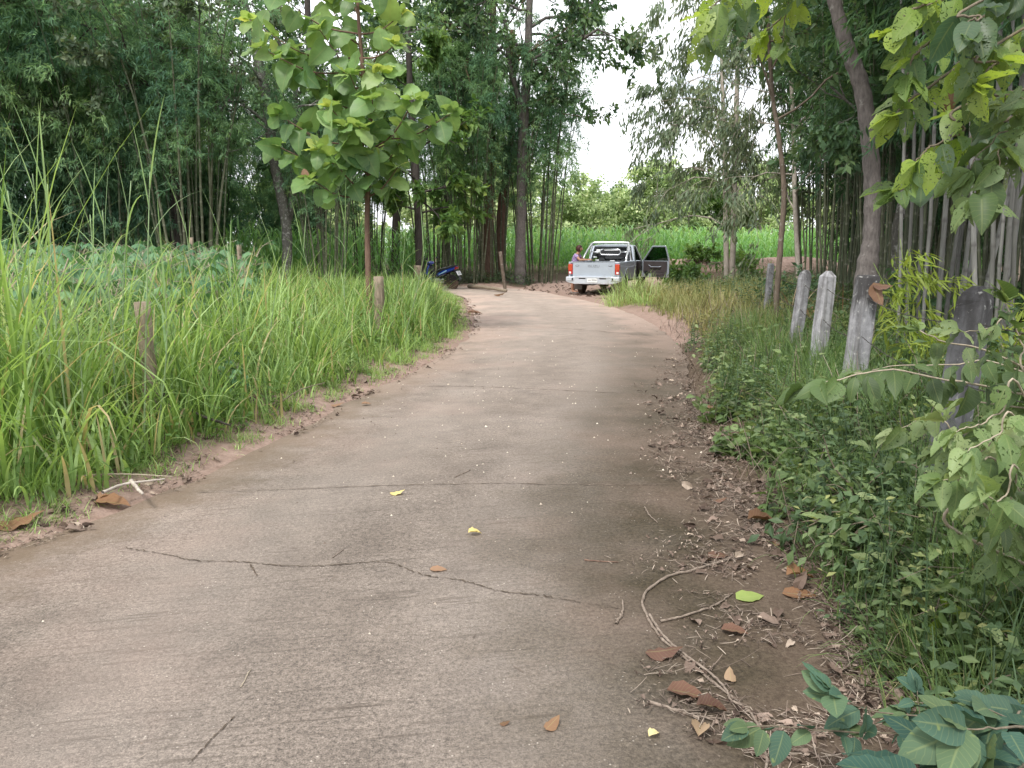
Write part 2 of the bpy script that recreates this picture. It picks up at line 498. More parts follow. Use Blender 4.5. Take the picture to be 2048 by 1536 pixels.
M['timber'] = bark_mat('weathered_post_wood', (.16, .125, .09), (.36, .29, .22), (24, 24, 3), .7, (.10, .085, .06), 6, .62)
M['log'] = bark_mat('log_wood', (.15, .12, .09), (.34, .28, .21), (3, 24, 24), .6)

def culm_mat(name, a, b, ring):
    m, nt, out = new_mat(name); k = N(nt)
    c = k.col()
    base = k.mix(c[0], a, b)
    base = k.mix(1.0, base, k.ramp(k.noise(k.scale(k.obj(), (30, 30, 3)), 1, 4), [(.3, .65), (.7, 1.3)]), 'MULTIPLY')
    base = k.mix(k.ramp(c[1], [(.3, 0.0), (.9, .8)]), base, ring)
    k.pbr(out, base, .55, 0, spec=.3)
    return m
M['culm'] = culm_mat('bamboo_culm', (.055, .075, .040), (.125, .13, .08), (.18, .18, .135))
M['culm_grey'] = culm_mat('grey_bamboo_culm', (.095, .094, .085), (.21, .205, .19), (.085, .08, .072))
M['culm_green'] = culm_mat('green_bamboo_culm', (.10, .16, .04), (.19, .25, .06), (.30, .30, .14))

def concrete_post_mat(nm, s_, z0, z1, sd):
    m, nt, out = new_mat(nm); k = N(nt)
    ob = k.n("ShaderNodeVectorMath", operation='ADD'); k.l(k.obj(), ob.inputs[0]); ob.inputs[1].default_value = (sd, sd * 2, 0)
    n1 = k.noise(ob.outputs[0], 9, 7, .7)
    c = k.ramp(n1, [(.25, (.14 * s_, .136 * s_, .142 * s_)), (.5, (.30 * s_, .295 * s_, .305 * s_)), (.75, (.46 * s_, .45 * s_, .46 * s_))])
    stain = k.ramp(k.noise(k.scale(ob.outputs[0], (22, 22, 1.3)), 1.0, 4), [(.45, 0.0), (.62, .6)])
    c = k.mix(stain, c, (.10 * s_, .095 * s_, .09 * s_))
    x = k.n("ShaderNodeSeparateXYZ"); k.l(k.obj(), x.inputs[0])
    z = k.math('ADD', x.outputs[2], k.math('MULTIPLY', k.math('SUBTRACT', k.noise(k.scale(ob.outputs[0], (9, 9, 2.5)), 2.0, 5, .65), .5), .85))
    f = k.ramp(z, [(0.0, 0.0), (1.0, 1.0)])
    mr = k.n("ShaderNodeMapRange"); k.l(z, mr.inputs[0])
    mr.inputs[1].default_value = z0; mr.inputs[2].default_value = z1; mr.inputs[3].default_value = 0; mr.inputs[4].default_value = .92
    c = k.mix(mr.outputs[0], c, (.042, .039, .038))          # black algae crust on the post heads
    c = k.mix(k.ramp(k.noise(k.obj(), 24, 3), [(.62, 0.0), (.7, .6)]), c, (.50, .49, .46))
    k.pbr(out, c, .9, 0, k.bump(n1, .6, .01), spec=.2)
    return m
M['post_dark'] = concrete_post_mat('black_crusted_concrete', .58, 1.05, 1.55, 0)
M['post_black_head'] = concrete_post_mat('black_headed_concrete', .9, 1.18, 1.42, 3)
M['post_pale'] = concrete_post_mat('pale_concrete', 1.05, 1.40, 1.75, 7)
M['post_grey'] = concrete_post_mat('grey_concrete', .85, 1.25, 1.60, 12)
M['wire'] = plain('rusty_wire', (.06, .05, .045), .6, .4)
# ------------------------------------------------------------------ road survey
ROAD_L = [G(*p)[:2] for p in ((-700, 1536), (-330, 1250), (0, 1105), (200, 1040), (330, 985), (460, 925), (600, 860), (700, 803), (790, 762), (870, 722), (925, 685), (950, 655), (948, 630), (936, 610), (918, 592))]
ROAD_L = [np.array(p) for p in ROAD_L] + [np.array(p) for p in ((-3.6, 27.6), (-6.5, 28.6), (-12, 29.6))]
ROAD_R = [G(*p)[:2] for p in ((1950, 1536), (1720, 1300), (1610, 1150), (1510, 1030), (1440, 930), (1405, 850), (1385, 780), (1372, 720), (1345, 680), (1290, 640), (1215, 612), (1140, 595), (1060, 580))]
ROAD_R = [np.array(p) for p in ROAD_R] + [np.array(p) for p in ((-1.0, 30.6), (-4, 31.8), (-8, 32.6), (-12, 33.2))]
ROAD_L = [np.array((-2.3, -3.0)), np.array((-2.35, 0.0))] + [p for p in ROAD_L if p[1] > 2.6]
ROAD_R = [np.array((1.35, -3.0)), np.array((1.35, 0.0))] + [p for p in ROAD_R]
NR = 360
def resample(line, n):
    s = spline(line, n * 4)
    d = np.concatenate([[0], np.cumsum(np.hypot(*np.diff(s, axis=0).T))])
    q = np.linspace(0, d[-1], n)
    return np.stack([np.interp(q, d, s[:, 0]), np.interp(q, d, s[:, 1])], -1)
RL, RR = resample(ROAD_L, NR), resample(ROAD_R, NR)
ROAD_POLY = np.concatenate([RL, RR[::-1]])
LLINE, RLINE = RL[::4], RR[::4]

def road_dist(x, y):
    """distance outside the road edge (0 on the slab), and which side (True = left verge)"""
    x = np.asarray(x, float); y = np.asarray(y, float)
    ins = in_poly(x, y, ROAD_POLY[::3])
    dl, dr = line_dist(x, y, LLINE), line_dist(x, y, RLINE)
    return np.where(ins, 0, np.minimum(dl, dr)), dl < dr

YARD = [(.2, 28.2), (1.2, 26.6), (2.0, 25.2), (3.2, 23.6), (4.5, 23.2), (6.2, 25.5), (7.4, 29), (7.0, 33), (4.2, 35), (1.8, 36), (.9, 33.5)]

def H(x, y):
    x = np.asarray(x, float); y = np.asarray(y, float)
    d, left = road_dist(x, y)
    h = np.where(left, .10, .13) * sstep(0.0, .9, d) - .03 * sstep(.0, .06, .06 - d)
    h = h + .12 * sstep(1.2, 4, d) * np.where(left, 1.0, .8)
    h = h + (vnoise(x, y, 1.1, 3) - .5) * .10 * sstep(.1, .8, d) + (vnoise(x, y, .35, 5) - .5) * .035 * sstep(.05, .4, d)
    yd = in_poly(x, y, YARD)
    dd = np.where(yd, 0, line_dist(x, y, [np.array(p) for p in YARD + YARD[:1]]))
    h = h * sstep(0, 1.6, dd)
    # earth bank between the yard and the maize
    bx = sstep(4.6, 6.2, x) * sstep(19, 13, x)
    by = np.exp(-((y - 34.2 - .3 * np.sin(x)) / 1.15) ** 2)
    h = h + bx * by * (.78 + .35 * (vnoise(x, y, .8, 9) - .5))
    h = h + .25 * sstep(36, 60, y)
    return h

# ------------------------------------------------------------------ ground material
def ground_material():
    m, nt, out = new_mat('earth'); k = N(nt)
    c = k.col(); p = k.pos()
    n1 = k.noise(p, 1.3, 6, .65); n2 = k.noise(p, 9, 6, .7); n3 = k.noise(p, 60, 5, .7)
    pink = k.ramp(n2, [(.3, (.23, .155, .122)), (.7, (.37, .27, .225))])
    dark = k.ramp(n3, [(.3, (.055, .040, .028)), (.55, (.13, .095, .068)), (.75, (.24, .185, .135))])
    f = k.math('ADD', c[1], k.math('MULTIPLY', k.math('SUBTRACT', n1, .5), .9))
    base = k.mix(k.ramp(f, [(.35, 0.0), (.6, 1.0)]), dark, pink)
    base = k.mix(1.0, base, k.ramp(n3, [(.25, .75), (.75, 1.2)]), 'MULTIPLY')
    h = k.math('ADD', k.math('MULTIPLY', n3, .5), n2)
    k.pbr(out, base, .95, 0, k.bump(h, .8, .03), spec=.1)
    return m
M['earth'] = ground_material()

def axis(fine0, fine1, step, far):
    a = list(np.arange(fine0, fine1 + 1e-6, step))
    s = step
    while a[-1] < far: s *= 1.25; a.append(a[-1] + s)
    s = step
    while a[0] > -far: s *= 1.25; a.insert(0, a[0] - s)
    return np.array(a)
gx, gy = axis(-9, 10, .13, 320), axis(-1, 37, .14, 320)
X, Y = np.meshgrid(gx, gy)
xf, yf = X.ravel(), Y.ravel()
hz = H(xf, yf)
dd_, left_ = road_dist(xf, yf)
# soil tone along the verges: pale pink by the slab, dark humus further in
soil = np.where(left_, 1 - sstep(.25, 1.1, dd_), .12)
soil = np.where(yf > 13, np.maximum(soil, (1 - sstep(.2, 1.0, dd_))), soil)
yd_ = in_poly(xf, yf, YARD)
soil = np.maximum(soil, yd_ * .85)
soil = np.maximum(soil, .55 * sstep(.35, .6, hz) * (yf > 30) * (xf > 3) * (xf < 18))
g = Geo()
nx = len(gx); i = np.arange(len(gy) - 1)[:, None] * nx + np.arange(nx - 1)[None]
g.add(np.stack([xf, yf, hz], -1), np.stack([i, i + 1, i + nx + 1, i + nx], -1).reshape(-1, 4), .5, soil, 0)
ground = g.build('ground', M['earth'])
tag(ground, 'pinkish brown earth under the verges, yard and thickets', 'ground', kind='structure')

# ------------------------------------------------------------------ road slab
def road_material():
    m, nt, out = new_mat('worn_concrete'); k = N(nt)
    c = k.col(); p = k.pos()
    u, v = c[2], c[1]
    cmb = k.n("ShaderNodeCombineXYZ"); k.l(k.math('MULTIPLY', u, 3.6), cmb.inputs[0]); k.l(v, cmb.inputs[1])
    uv = cmb.outputs[0]
    big = k.noise(p, .55, 5, .6); mid = k.noise(p, 3.2, 6, .65); fine = k.noise(p, 55, 4, .75); grit = k.noise(p, 170, 3, .7)
    base = k.ramp(big, [(.3, (.148, .120, .098)), (.55, (.193, .160, .134)), (.75, (.254, .218, .189))])
    base = k.mix(1.0, base, k.ramp(mid, [(.28, .78), (.7, 1.15)]), 'MULTIPLY')
    base = k.mix(1.0, base, k.ramp(fine, [(.32, .55), (.5, 1.0), (.70, 1.38)]), 'MULTIPLY')
    base = k.mix(1.0, base, k.ramp(grit, [(.32, .45), (.48, 1.0), (.68, 1.55)]), 'MULTIPLY')
    # broom marks across the slab
    br = k.noise(k.scale(uv, (2.4, 36, 1)), 1.0, 4, .7, .3)
    patch = k.ramp(k.noise(p, 1.1, 3), [(.36, .1), (.58, 1.0)])
    base = k.mix(k.math('MULTIPLY', k.ramp(br, [(.32, .85), (.46, 0.0)]), patch), base, (.08, .063, .050))
    # wheel tracks
    sn = k.math('ADD', u, k.math('MULTIPLY', k.math('SUBTRACT', big, .5), .12))
    tr = k.math('MAXIMUM', k.ramp(k.math('ABSOLUTE', k.math('SUBTRACT', sn, .32)), [(.03, 1.0), (.14, 0.0)]), k.ramp(k.math('ABSOLUTE', k.math('SUBTRACT', sn, .68)), [(.03, 1.0), (.14, 0.0)]))
    base = k.mix(k.math('MULTIPLY', tr, .20), base, (.31, .265, .23))
    # damp mossy stain along the right edge and a thinner one on the left
    e1 = k.math('ADD', u, k.math('MULTIPLY', k.math('SUBTRACT', k.noise(p, 1.6, 6, .7), .5), .42))
    nearv = k.ramp(k.math('DIVIDE', v, 30.0), [(.42, 1.0), (.60, .15)])
    moss = k.math('MULTIPLY', k.ramp(e1, [(.60, 0.0), (.73, .6), (.86, 1.0)]), nearv)
    base = k.mix(moss, base, k.ramp(fine, [(.3, (.022, .017, .010)), (.7, (.088, .068, .042))]))
    e2 = k.math('ADD', u, k.math('MULTIPLY', k.math('SUBTRACT', mid, .5), .30))
    base = k.mix(k.math('MULTIPLY', k.ramp(e2, [(.02, .75), (.15, 0.0)]), nearv), base, (.13, .095, .06))
    # pink soil drifting over the slab
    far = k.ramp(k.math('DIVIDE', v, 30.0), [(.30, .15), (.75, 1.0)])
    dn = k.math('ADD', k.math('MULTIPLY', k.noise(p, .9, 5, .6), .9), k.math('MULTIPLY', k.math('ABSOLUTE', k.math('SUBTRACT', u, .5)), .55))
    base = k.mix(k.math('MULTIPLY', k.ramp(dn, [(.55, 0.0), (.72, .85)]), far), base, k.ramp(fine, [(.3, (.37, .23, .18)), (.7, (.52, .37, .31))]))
    # pale chips
    vo = k.n("ShaderNodeTexVoronoi", feature='F1'); vo.inputs["Scale"].default_value = 42; k.l(p, vo.inputs["Vector"])
    base = k.mix(k.ramp(k.math('DIVIDE', v, 30.0), [(.15, 0.0), (.75, .55)]), base, k.mix(1.0, (.47, .38, .32), k.ramp(mid, [(.28, .8), (.7, 1.15)]), 'MULTIPLY'))  # paler with distance: pinkish dust, plus sky reflection put into the colour
    chip = k.math('MULTIPLY', k.ramp(vo.outputs["Distance"], [(.10, 1.0), (.18, 0.0)]), k.ramp(k.noise(p, 6, 3, .7), [(.52, 0.0), (.68, .75)]))
    base = k.mix(chip, base, (.62, .55, .47))
    h = k.math('ADD', k.math('ADD', k.math('MULTIPLY', grit, .45), k.math('MULTIPLY', fine, .8)), k.math('MULTIPLY', br, .7))
    k.pbr(out, base, .86, 0, k.bump(h, .75, .012), spec=.25)
    return m
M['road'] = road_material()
NU = 28
us = np.linspace(0, 1, NU)
g = Geo()
V = RL[:, None, :] * (1 - us[None, :, None]) + RR[:, None, :] * us[None, :, None]
vv = np.broadcast_to(((RL + RR) / 2)[:, 1:2], (NR, NU)).copy()
jag = (vnoise(V[..., 0], V[..., 1], .25, 2) - .5) * .10
V[:, 0] += np.stack([-jag[:, 0], jag[:, 0] * 0], -1); V[:, -1] += np.stack([jag[:, -1], 0 * jag[:, 0]], -1)
zz = .004 + .02 * np.sin(np.pi * us)[None] + (vnoise(V[..., 0], V[..., 1], .8, 4) - .5) * .012
i = np.arange(NR - 1)[:, None] * NU + np.arange(NU - 1)[None]
g.add(np.concatenate([V, zz[..., None]], -1).reshape(-1, 3), np.stack([i, i + 1, i + NU + 1, i + NU], -1).reshape(-1, 4), .5, vv.ravel(), np.tile(us, NR))
# slab sides
sk = Geo()
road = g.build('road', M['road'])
tag(road, 'worn grey brown concrete farm road curving away', 'road', kind='structure')

CEN = (RL + RR) / 2
def road_z(x, y):
    x = np.atleast_1d(x).astype(float); y = np.atleast_1d(y).astype(float)
    i = np.concatenate([np.argmin((a[:, None] - CEN[None, :, 0]) ** 2 + (b[:, None] - CEN[None, :, 1]) ** 2, 1) for a, b in zip(np.array_split(x, max(1, len(x) // 4000)), np.array_split(y, max(1, len(x) // 4000)))])
    e = RR[i] - RL[i]
    u = np.clip(((x - RL[i, 0]) * e[:, 0] + (y - RL[i, 1]) * e[:, 1]) / (e ** 2).sum(1), 0, 1)
    return .004 + .02 * np.sin(np.pi * u) + (vnoise(x, y, .8, 4) - .5) * .012
def floor_z(x, y):
    x = np.atleast_1d(x).astype(float); y = np.atleast_1d(y).astype(float)
    return np.where(in_poly(x, y, ROAD_POLY), road_z(x, y), H(x, y))

# cracks and slab joints: dark seams let into the concrete
M['crack'] = plain('crack_dirt', (.088, .068, .052), .95, spec=.1, var=.4, vs=30)
M['joint'] = plain('joint_dirt', (.14, .112, .09), .95, spec=.1, var=.5, vs=12)
def seam(name, px, w, mat, jit, n, seed, lab=None):
    r = np.random.default_rng(seed)
    q = spline([G(*p)[:2] for p in px], n)
    q += np.stack([r.normal(0, jit, n) * .35, r.normal(0, jit, n)], -1)
    tan = nrm(np.gradient(q, axis=0)); nn = np.stack([-tan[:, 1], tan[:, 0]], -1)
    ww = w * np.clip(r.normal(.8, .45, n), .12, 2)[:, None]; ww[0] = ww[-1] = w * .1
    g = Geo(); z = road_z(q[:, 0], q[:, 1])[:, None] + .004
    V = np.stack([np.concatenate([q - nn * ww, z], 1), np.concatenate([q + nn * ww, z], 1)], 1).reshape(-1, 3)
    i = np.arange(n - 1) * 2
    g.add(V, np.stack([i, i + 2, i + 3, i + 1], -1))
    o = g.build(name, mat, road)
    return o
seam('crack', [(245, 1100), (330, 1115), (390, 1128), (480, 1132), (560, 1140), (640, 1142), (720, 1136), (780, 1136), (850, 1160), (930, 1172), (1000, 1192), (1080, 1200), (1150, 1212), (1240, 1226)], .0034, M['crack'], .0055, 200, 1)
seam('crack', [(500, 1135), (508, 1150), (515, 1162)], .004, M['crack'], .004, 14, 2)
seam('crack', [(385, 1536), (425, 1490), (470, 1445)], .0028, M['crack'], .004, 30, 3)
seam('slab_joint', [(395, 988), (600, 984), (800, 978), (1000, 974), (1200, 976), (1340, 974)], .0042, M['joint'], .004, 110, 4)
seam('slab_joint', [(800, 776), (930, 777), (1060, 782), (1200, 788), (1385, 796)], .006, M['joint'], .006, 80, 5)
seam('slab_joint', [(960, 657), (1100, 658), (1330, 676)], .012, M['joint'], .01, 30, 6)

# ------------------------------------------------------------------ sky and sun
w = bpy.data.worlds.new("World"); scene.world = w; w.use_nodes = True
nt = w.node_tree; nt.nodes.clear(); k = N(nt)
SUN_EL, SUN_AZ = R(55), R(-150)       # azimuth measured from +Y, negative = to the left of the view
sky = k.n("ShaderNodeTexSky", sky_type='NISHITA'); sky.sun_disc = False
sky.sun_elevation = SUN_EL; sky.sun_rotation = SUN_AZ
sky.air_density = 1.0; sky.dust_density = 2.0
gen = k.n("ShaderNodeTexCoord").outputs["Generated"]
cl = k.noise(k.scale(gen, (1.6, 1.6, 3.0)), 1.9, 6, .6)
cover = k.ramp(cl, [(.33, .35), (.47, 1.0)])
cloud = k.ramp(k.noise(gen, 3.0, 5), [(.3, .82), (.7, 1.0)])
cc = k.mix(1.0, cloud, (14.0, 14.3, 15.0), 'MULTIPLY')
bgc = k.mix(cover, sky.outputs[0], cc)
bg = k.n("ShaderNodeBackground"); bg.inputs[1].default_value = .09
k.l(bgc, bg.inputs[0])
wo = k.n("ShaderNodeOutputWorld"); k.l(bg.outputs[0], wo.inputs[0])

sd = bpy.data.lights.new("sun", 'SUN'); sd.energy = 2.1; sd.angle = R(11); sd.color = (1, .965, .90)
so = bpy.data.objects.new("sun", sd); COL.objects.link(so)
dirv = Vector((math.sin(SUN_AZ) * math.cos(SUN_EL), math.cos(SUN_AZ) * math.cos(SUN_EL), math.sin(SUN_EL)))
so.rotation_euler = dirv.to_track_quat('Z', 'Y').to_euler()
so.location = (0, 0, 30)

vs = scene.view_settings
vs.view_transform = 'Standard'; vs.look = 'None'; vs.exposure = 0.82; vs.gamma = 1.0; vs.use_curve_mapping = False
scene.render.engine = 'CYCLES'
scene.cycles.denoising_prefilter = 'ACCURATE'
cy = scene.cycles
cy.max_bounces = 6; cy.diffuse_bounces = 3; cy.glossy_bounces = 2; cy.transmission_bounces = 4; cy.transparent_max_bounces = 10
cy.use_denoising = True
cy.sample_clamp_indirect = 6
# ------------------------------------------------------------------ trees
def rand_unit(n):
    return nrm(rng.normal(size=(n, 3)))

def grow(start, d, length, r0, level, segs, twigs, droop=0.0, kids=(3, 5), ratio=.55, spread=.8, wig=.18):
    n = 5
    pts = [np.array(start, float)]; d = nrm(np.array(d, float))
    for i in range(n):
        d = nrm(d + rng.normal(0, wig, 3) + np.array([0, 0, -droop * (i + 1) / n]))
        pts.append(pts[-1] + d * length / n)
    pts = np.array(pts)
    segs.append((pts, np.linspace(r0, r0 * .45, n + 1)))
    if level == 0:
        twigs.append(pts); return
    for q in range(rng.integers(kids[0], kids[1] + 1)):
        t = rng.uniform(.3, 1.0) if q else 1.0
        j = t * n; i = min(n - 1, int(j)); p = pts[i] + (pts[i + 1] - pts[i]) * (j - i)
        nd = nrm(nrm(pts[min(n, i + 1)] - pts[i]) + nrm(rng.normal(size=3)) * spread)
        grow(p, nd, length * ratio * rng.uniform(.75, 1.25), r0 * .5 * (1 - .3 * t), level - 1, segs, twigs, droop, kids, ratio, spread, wig)

def leaves_on(g, twigs, per, size, tpl, droop=.3, jitter=.06, out=.7, flat=.9, seedtone=(0, 1), upw=0.0):
    A = np.concatenate([t[:-1] for t in twigs]); B = np.concatenate([t[1:] for t in twigs])
    tone = np.repeat(rng.uniform(*seedtone, len(twigs)), [len(t) - 1 for t in twigs])
    n = len(A); idx = np.repeat(np.arange(n), per)
    s = rng.uniform(0, 1, len(idx))[:, None]
    p = A[idx] * (1 - s) + B[idx] * s
    td = nrm(B - A)[idx]
    side = nrm(np.cross(td, rand_unit(len(idx))))
    d = nrm(td * .5 + side * out + np.array([0, 0, upw - droop]) + rng.normal(0, .25, (len(idx), 3)))
    p = p + rng.normal(0, jitter, p.shape)
    up = nrm(np.array([0, 0, flat]) + rng.normal(0, .55, (len(idx), 3)))
    r = np.clip(tone[idx] * .6 + rng.uniform(0, .4, len(idx)), 0, 1)
    scatter(g, tpl, p, frames(d, up), size * rng.uniform(.65, 1.25, len(idx)), r)

def make_tree(name, label, cat, trunk, bark, leafm, limbs, per=6, size=.12, tpl=OVAL_S, group=None, droop=.3, ldroop=0.0,
              level=2, kids=(3, 5), jitter=.06, sides=10, out=.7, ratio=.55, seedtone=(0, 1), wig=.18, extra=None):
    """trunk: [(x, y, z, r)...] in world space; limbs: [(t, azimuth, elevation, length, radius)...]"""
    T = np.array(trunk, float); base = T[0, :3].copy()
    root = thing(name, label, cat, base, 0, group)
    T[:, :3] -= base
    S = spline(T, 8 * len(T)); tg = Geo()
    wob = 1 + .06 * np.sin(np.arange(len(S)) * 1.7)
    tube(tg, S[:, :3], S[:, 3] * wob, sides)
    segs, twigs = [], []
    for (t, az, el, L, r) in limbs:
        p = S[min(len(S) - 1, int(t * (len(S) - 1)))][:3]
        d = (math.sin(az) * math.cos(el), math.cos(az) * math.cos(el), math.sin(el))
        grow(p, d, L, r, level, segs, twigs, ldroop, kids, ratio, .8, wig)
    if extra: extra(segs, twigs, base)
    for pts, rad in segs:
        tube(tg, pts, rad, 5 if rad[0] < .03 else 7, cap=False)
    tg.build('trunk', bark, root)
    if twigs:
        lg = Geo()
        leaves_on(lg, twigs, per, size, tpl, droop, jitter, out, seedtone=seedtone)
        lg.build('crown', leafm, root, smooth=False)
    return root

def auto_limbs(n, t0, t1, L, r, el=(.1, .9), taper=.5):
    out = []
    az = rng.uniform(0, 6.28)
    for i in range(n):
        t = t0 + (t1 - t0) * (i + rng.uniform(0, .8)) / n
        az += 2.4 + rng.uniform(-.4, .4)
        q = (t - t0) / max(1e-6, t1 - t0)
        out.append((t, az, rng.uniform(*el), L * (1 - taper * q) * rng.uniform(.8, 1.2), r * (1 - .5 * q)))
    return out

# ------------------------------------------------------------------ bamboo
def make_bamboo(name, culms, height, spread, lean, rad, foliage_from, mat, leafm, dens=1.0, sides=7, leaf=.17, branch=1.1, fl_from_far=None, lw=.085):
    """one clump about the origin: every culm a mesh of its own, one foliage mesh"""
    root = thing(name, None, None)
    root["category"] = "bamboo"
    lg = Geo(); Pp, Dd, tones = [], [], []
    for c in range(culms):
        a = rng.uniform(0, 6.28); r = spread * math.sqrt(rng.uniform(0, 1))
        b = np.array([r * math.cos(a), r * math.sin(a), -rng.uniform(.05, .40)])
        h = height * rng.uniform(.72, 1.08)
        oa = a + rng.normal(0, .5); ln = lean * rng.uniform(.25, 1.1) * (.35 + r / max(spread, .01))
        n = max(9, int(h / rng.uniform(.34, .48)))
        z = np.linspace(0, 1, n)
        off = (ln * h) * (.45 * z + .55 * z ** 3)
        pts = np.stack([b[0] + off * math.cos(oa), b[1] + off * math.sin(oa), b[2] + h * (z - .13 * ln * z ** 4)], -1)
        pts += np.cumsum(rng.normal(0, .006, pts.shape), 0)
        rr = rad * rng.uniform(.7, 1.2)
        # rings: a small swelling and a pale band at every node
        P3, Rr, T3 = [], [], []
        for q in range(n - 1):
            e = pts[q + 1] - pts[q]; tt = q / n; rq = rr * (1 - .75 * tt ** 1.5)
            for f, k1, ring in ((0.0, 1.16, 1.0), (.07, 1.0, .55), (.14, .96, 0.0), (.93, .96, 0.0)):
                P3.append(pts[q] + e * f); Rr.append(rq * k1); T3.append(ring)
        P3.append(pts[-1]); Rr.append(rr * .2); T3.append(0)
        cg = Geo()
        tube(cg, P3, np.array(Rr), sides, rnd=rng.uniform(0, 1), ts=np.array(T3))
        cg.build('culm', mat, root)
        ct = rng.uniform(0, 1)
        for q in range(2, n - 1):
            zt = q / n
            if zt < foliage_from * rng.uniform(.75, 1.25): continue
            for _ in range(rng.poisson(2.0 * dens * (.6 + .8 * zt))):
                az = rng.uniform(0, 6.28); L = branch * rng.uniform(.4, 1.15) * (1.15 - .5 * zt)
                d = nrm(np.array([math.cos(az), math.sin(az), rng.uniform(.1, .9)]))
                p = pts[q].copy(); tone = np.clip(ct * .25 + .55 * vnoise(pts[q][0] + pts[q][1] * .6, pts[q][2], 2.3, 7) + .35 * vnoise(pts[q][0], pts[q][2], .8, 9) - .16 + rng.uniform(0, .22), 0, 1)
                for s in range(5):
                    d = nrm(d + np.array([0, 0, -.22]) + rng.normal(0, .12, 3)); p = p + d * L / 5
                    if s:
                        m = 2
                        for _k in range(m):
                            Pp.append(p + rng.normal(0, .07, 3)); Dd.append(d); tones.append(tone)
    Pp, Dd, tones = np.array(Pp), np.array(Dd), np.array(tones)
    k = 5                                    # leaves fan out from every spray
    n = len(Pp)
    p = np.repeat(Pp, k, 0) + rng.normal(0, .03, (n * k, 3))
    d = nrm(np.repeat(Dd, k, 0) * .7 + rng.normal(0, .55, (n * k, 3)) + np.array([0, 0, -.30]))
    up = nrm(np.array([0, 0, 1.]) + rng.normal(0, .5, (n * k, 3)))
    tpl = diamond_tpl(lw, .15)
    scatter(lg, tpl, p, frames(d, up), leaf * rng.uniform(.6, 1.3, n * k), np.clip(np.repeat(tones, k) + rng.uniform(-.1, .1, n * k), 0, 1))
    lg.build('foliage', leafm, root, smooth=False)
    return root

PLACED = {}
def place(proto, x, y, rz, s, label, group=None, sz=None, cat=None, dz=0.0):
    key = proto.name
    if key not in PLACED:
        PLACED[key] = True; o = proto
    else:
        o = copy_tree(proto)
        if "group" in o.keys(): del o["group"]
    o.location = (float(x), float(y), float(H([x], [y])[0]) + dz)
    o.rotation_euler = (0, 0, rz); o.scale = (s, s, sz or s)
    return tag(o, label, cat, group)

bam_thick = make_bamboo('bamboo_clump', 24, 11.5, .75, .22, .035, .10, M['culm'], M['bamboo_l'], 1.5, leaf=.23, branch=1.5)
bam_thick2 = make_bamboo('bamboo_clump', 22, 10.5, .85, .28, .034, .14, M['culm'], M['bamboo_l'], 1.6, leaf=.22, branch=1.4)
bam_tall = make_bamboo('bamboo_clump', 19, 11.5, .95, .22, .042, .42, M['culm'], M['bamboo_l'], 1.2, leaf=.20)
bam_mid = make_bamboo('bamboo_clump', 22, 10.5, .9, .22, .032, .20, M['culm'], M['bamboo_l'], 1.3, leaf=.20, branch=1.2)
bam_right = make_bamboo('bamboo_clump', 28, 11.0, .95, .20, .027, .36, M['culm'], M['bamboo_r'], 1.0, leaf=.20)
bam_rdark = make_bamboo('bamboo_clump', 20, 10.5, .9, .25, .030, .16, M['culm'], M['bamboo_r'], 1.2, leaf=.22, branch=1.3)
bam_grey = make_bamboo('bamboo_clump', 12, 10.0, .38, .17, .025, .40, M['culm_grey'], M['bamboo_r'], 1.0, leaf=.19, sides=9)

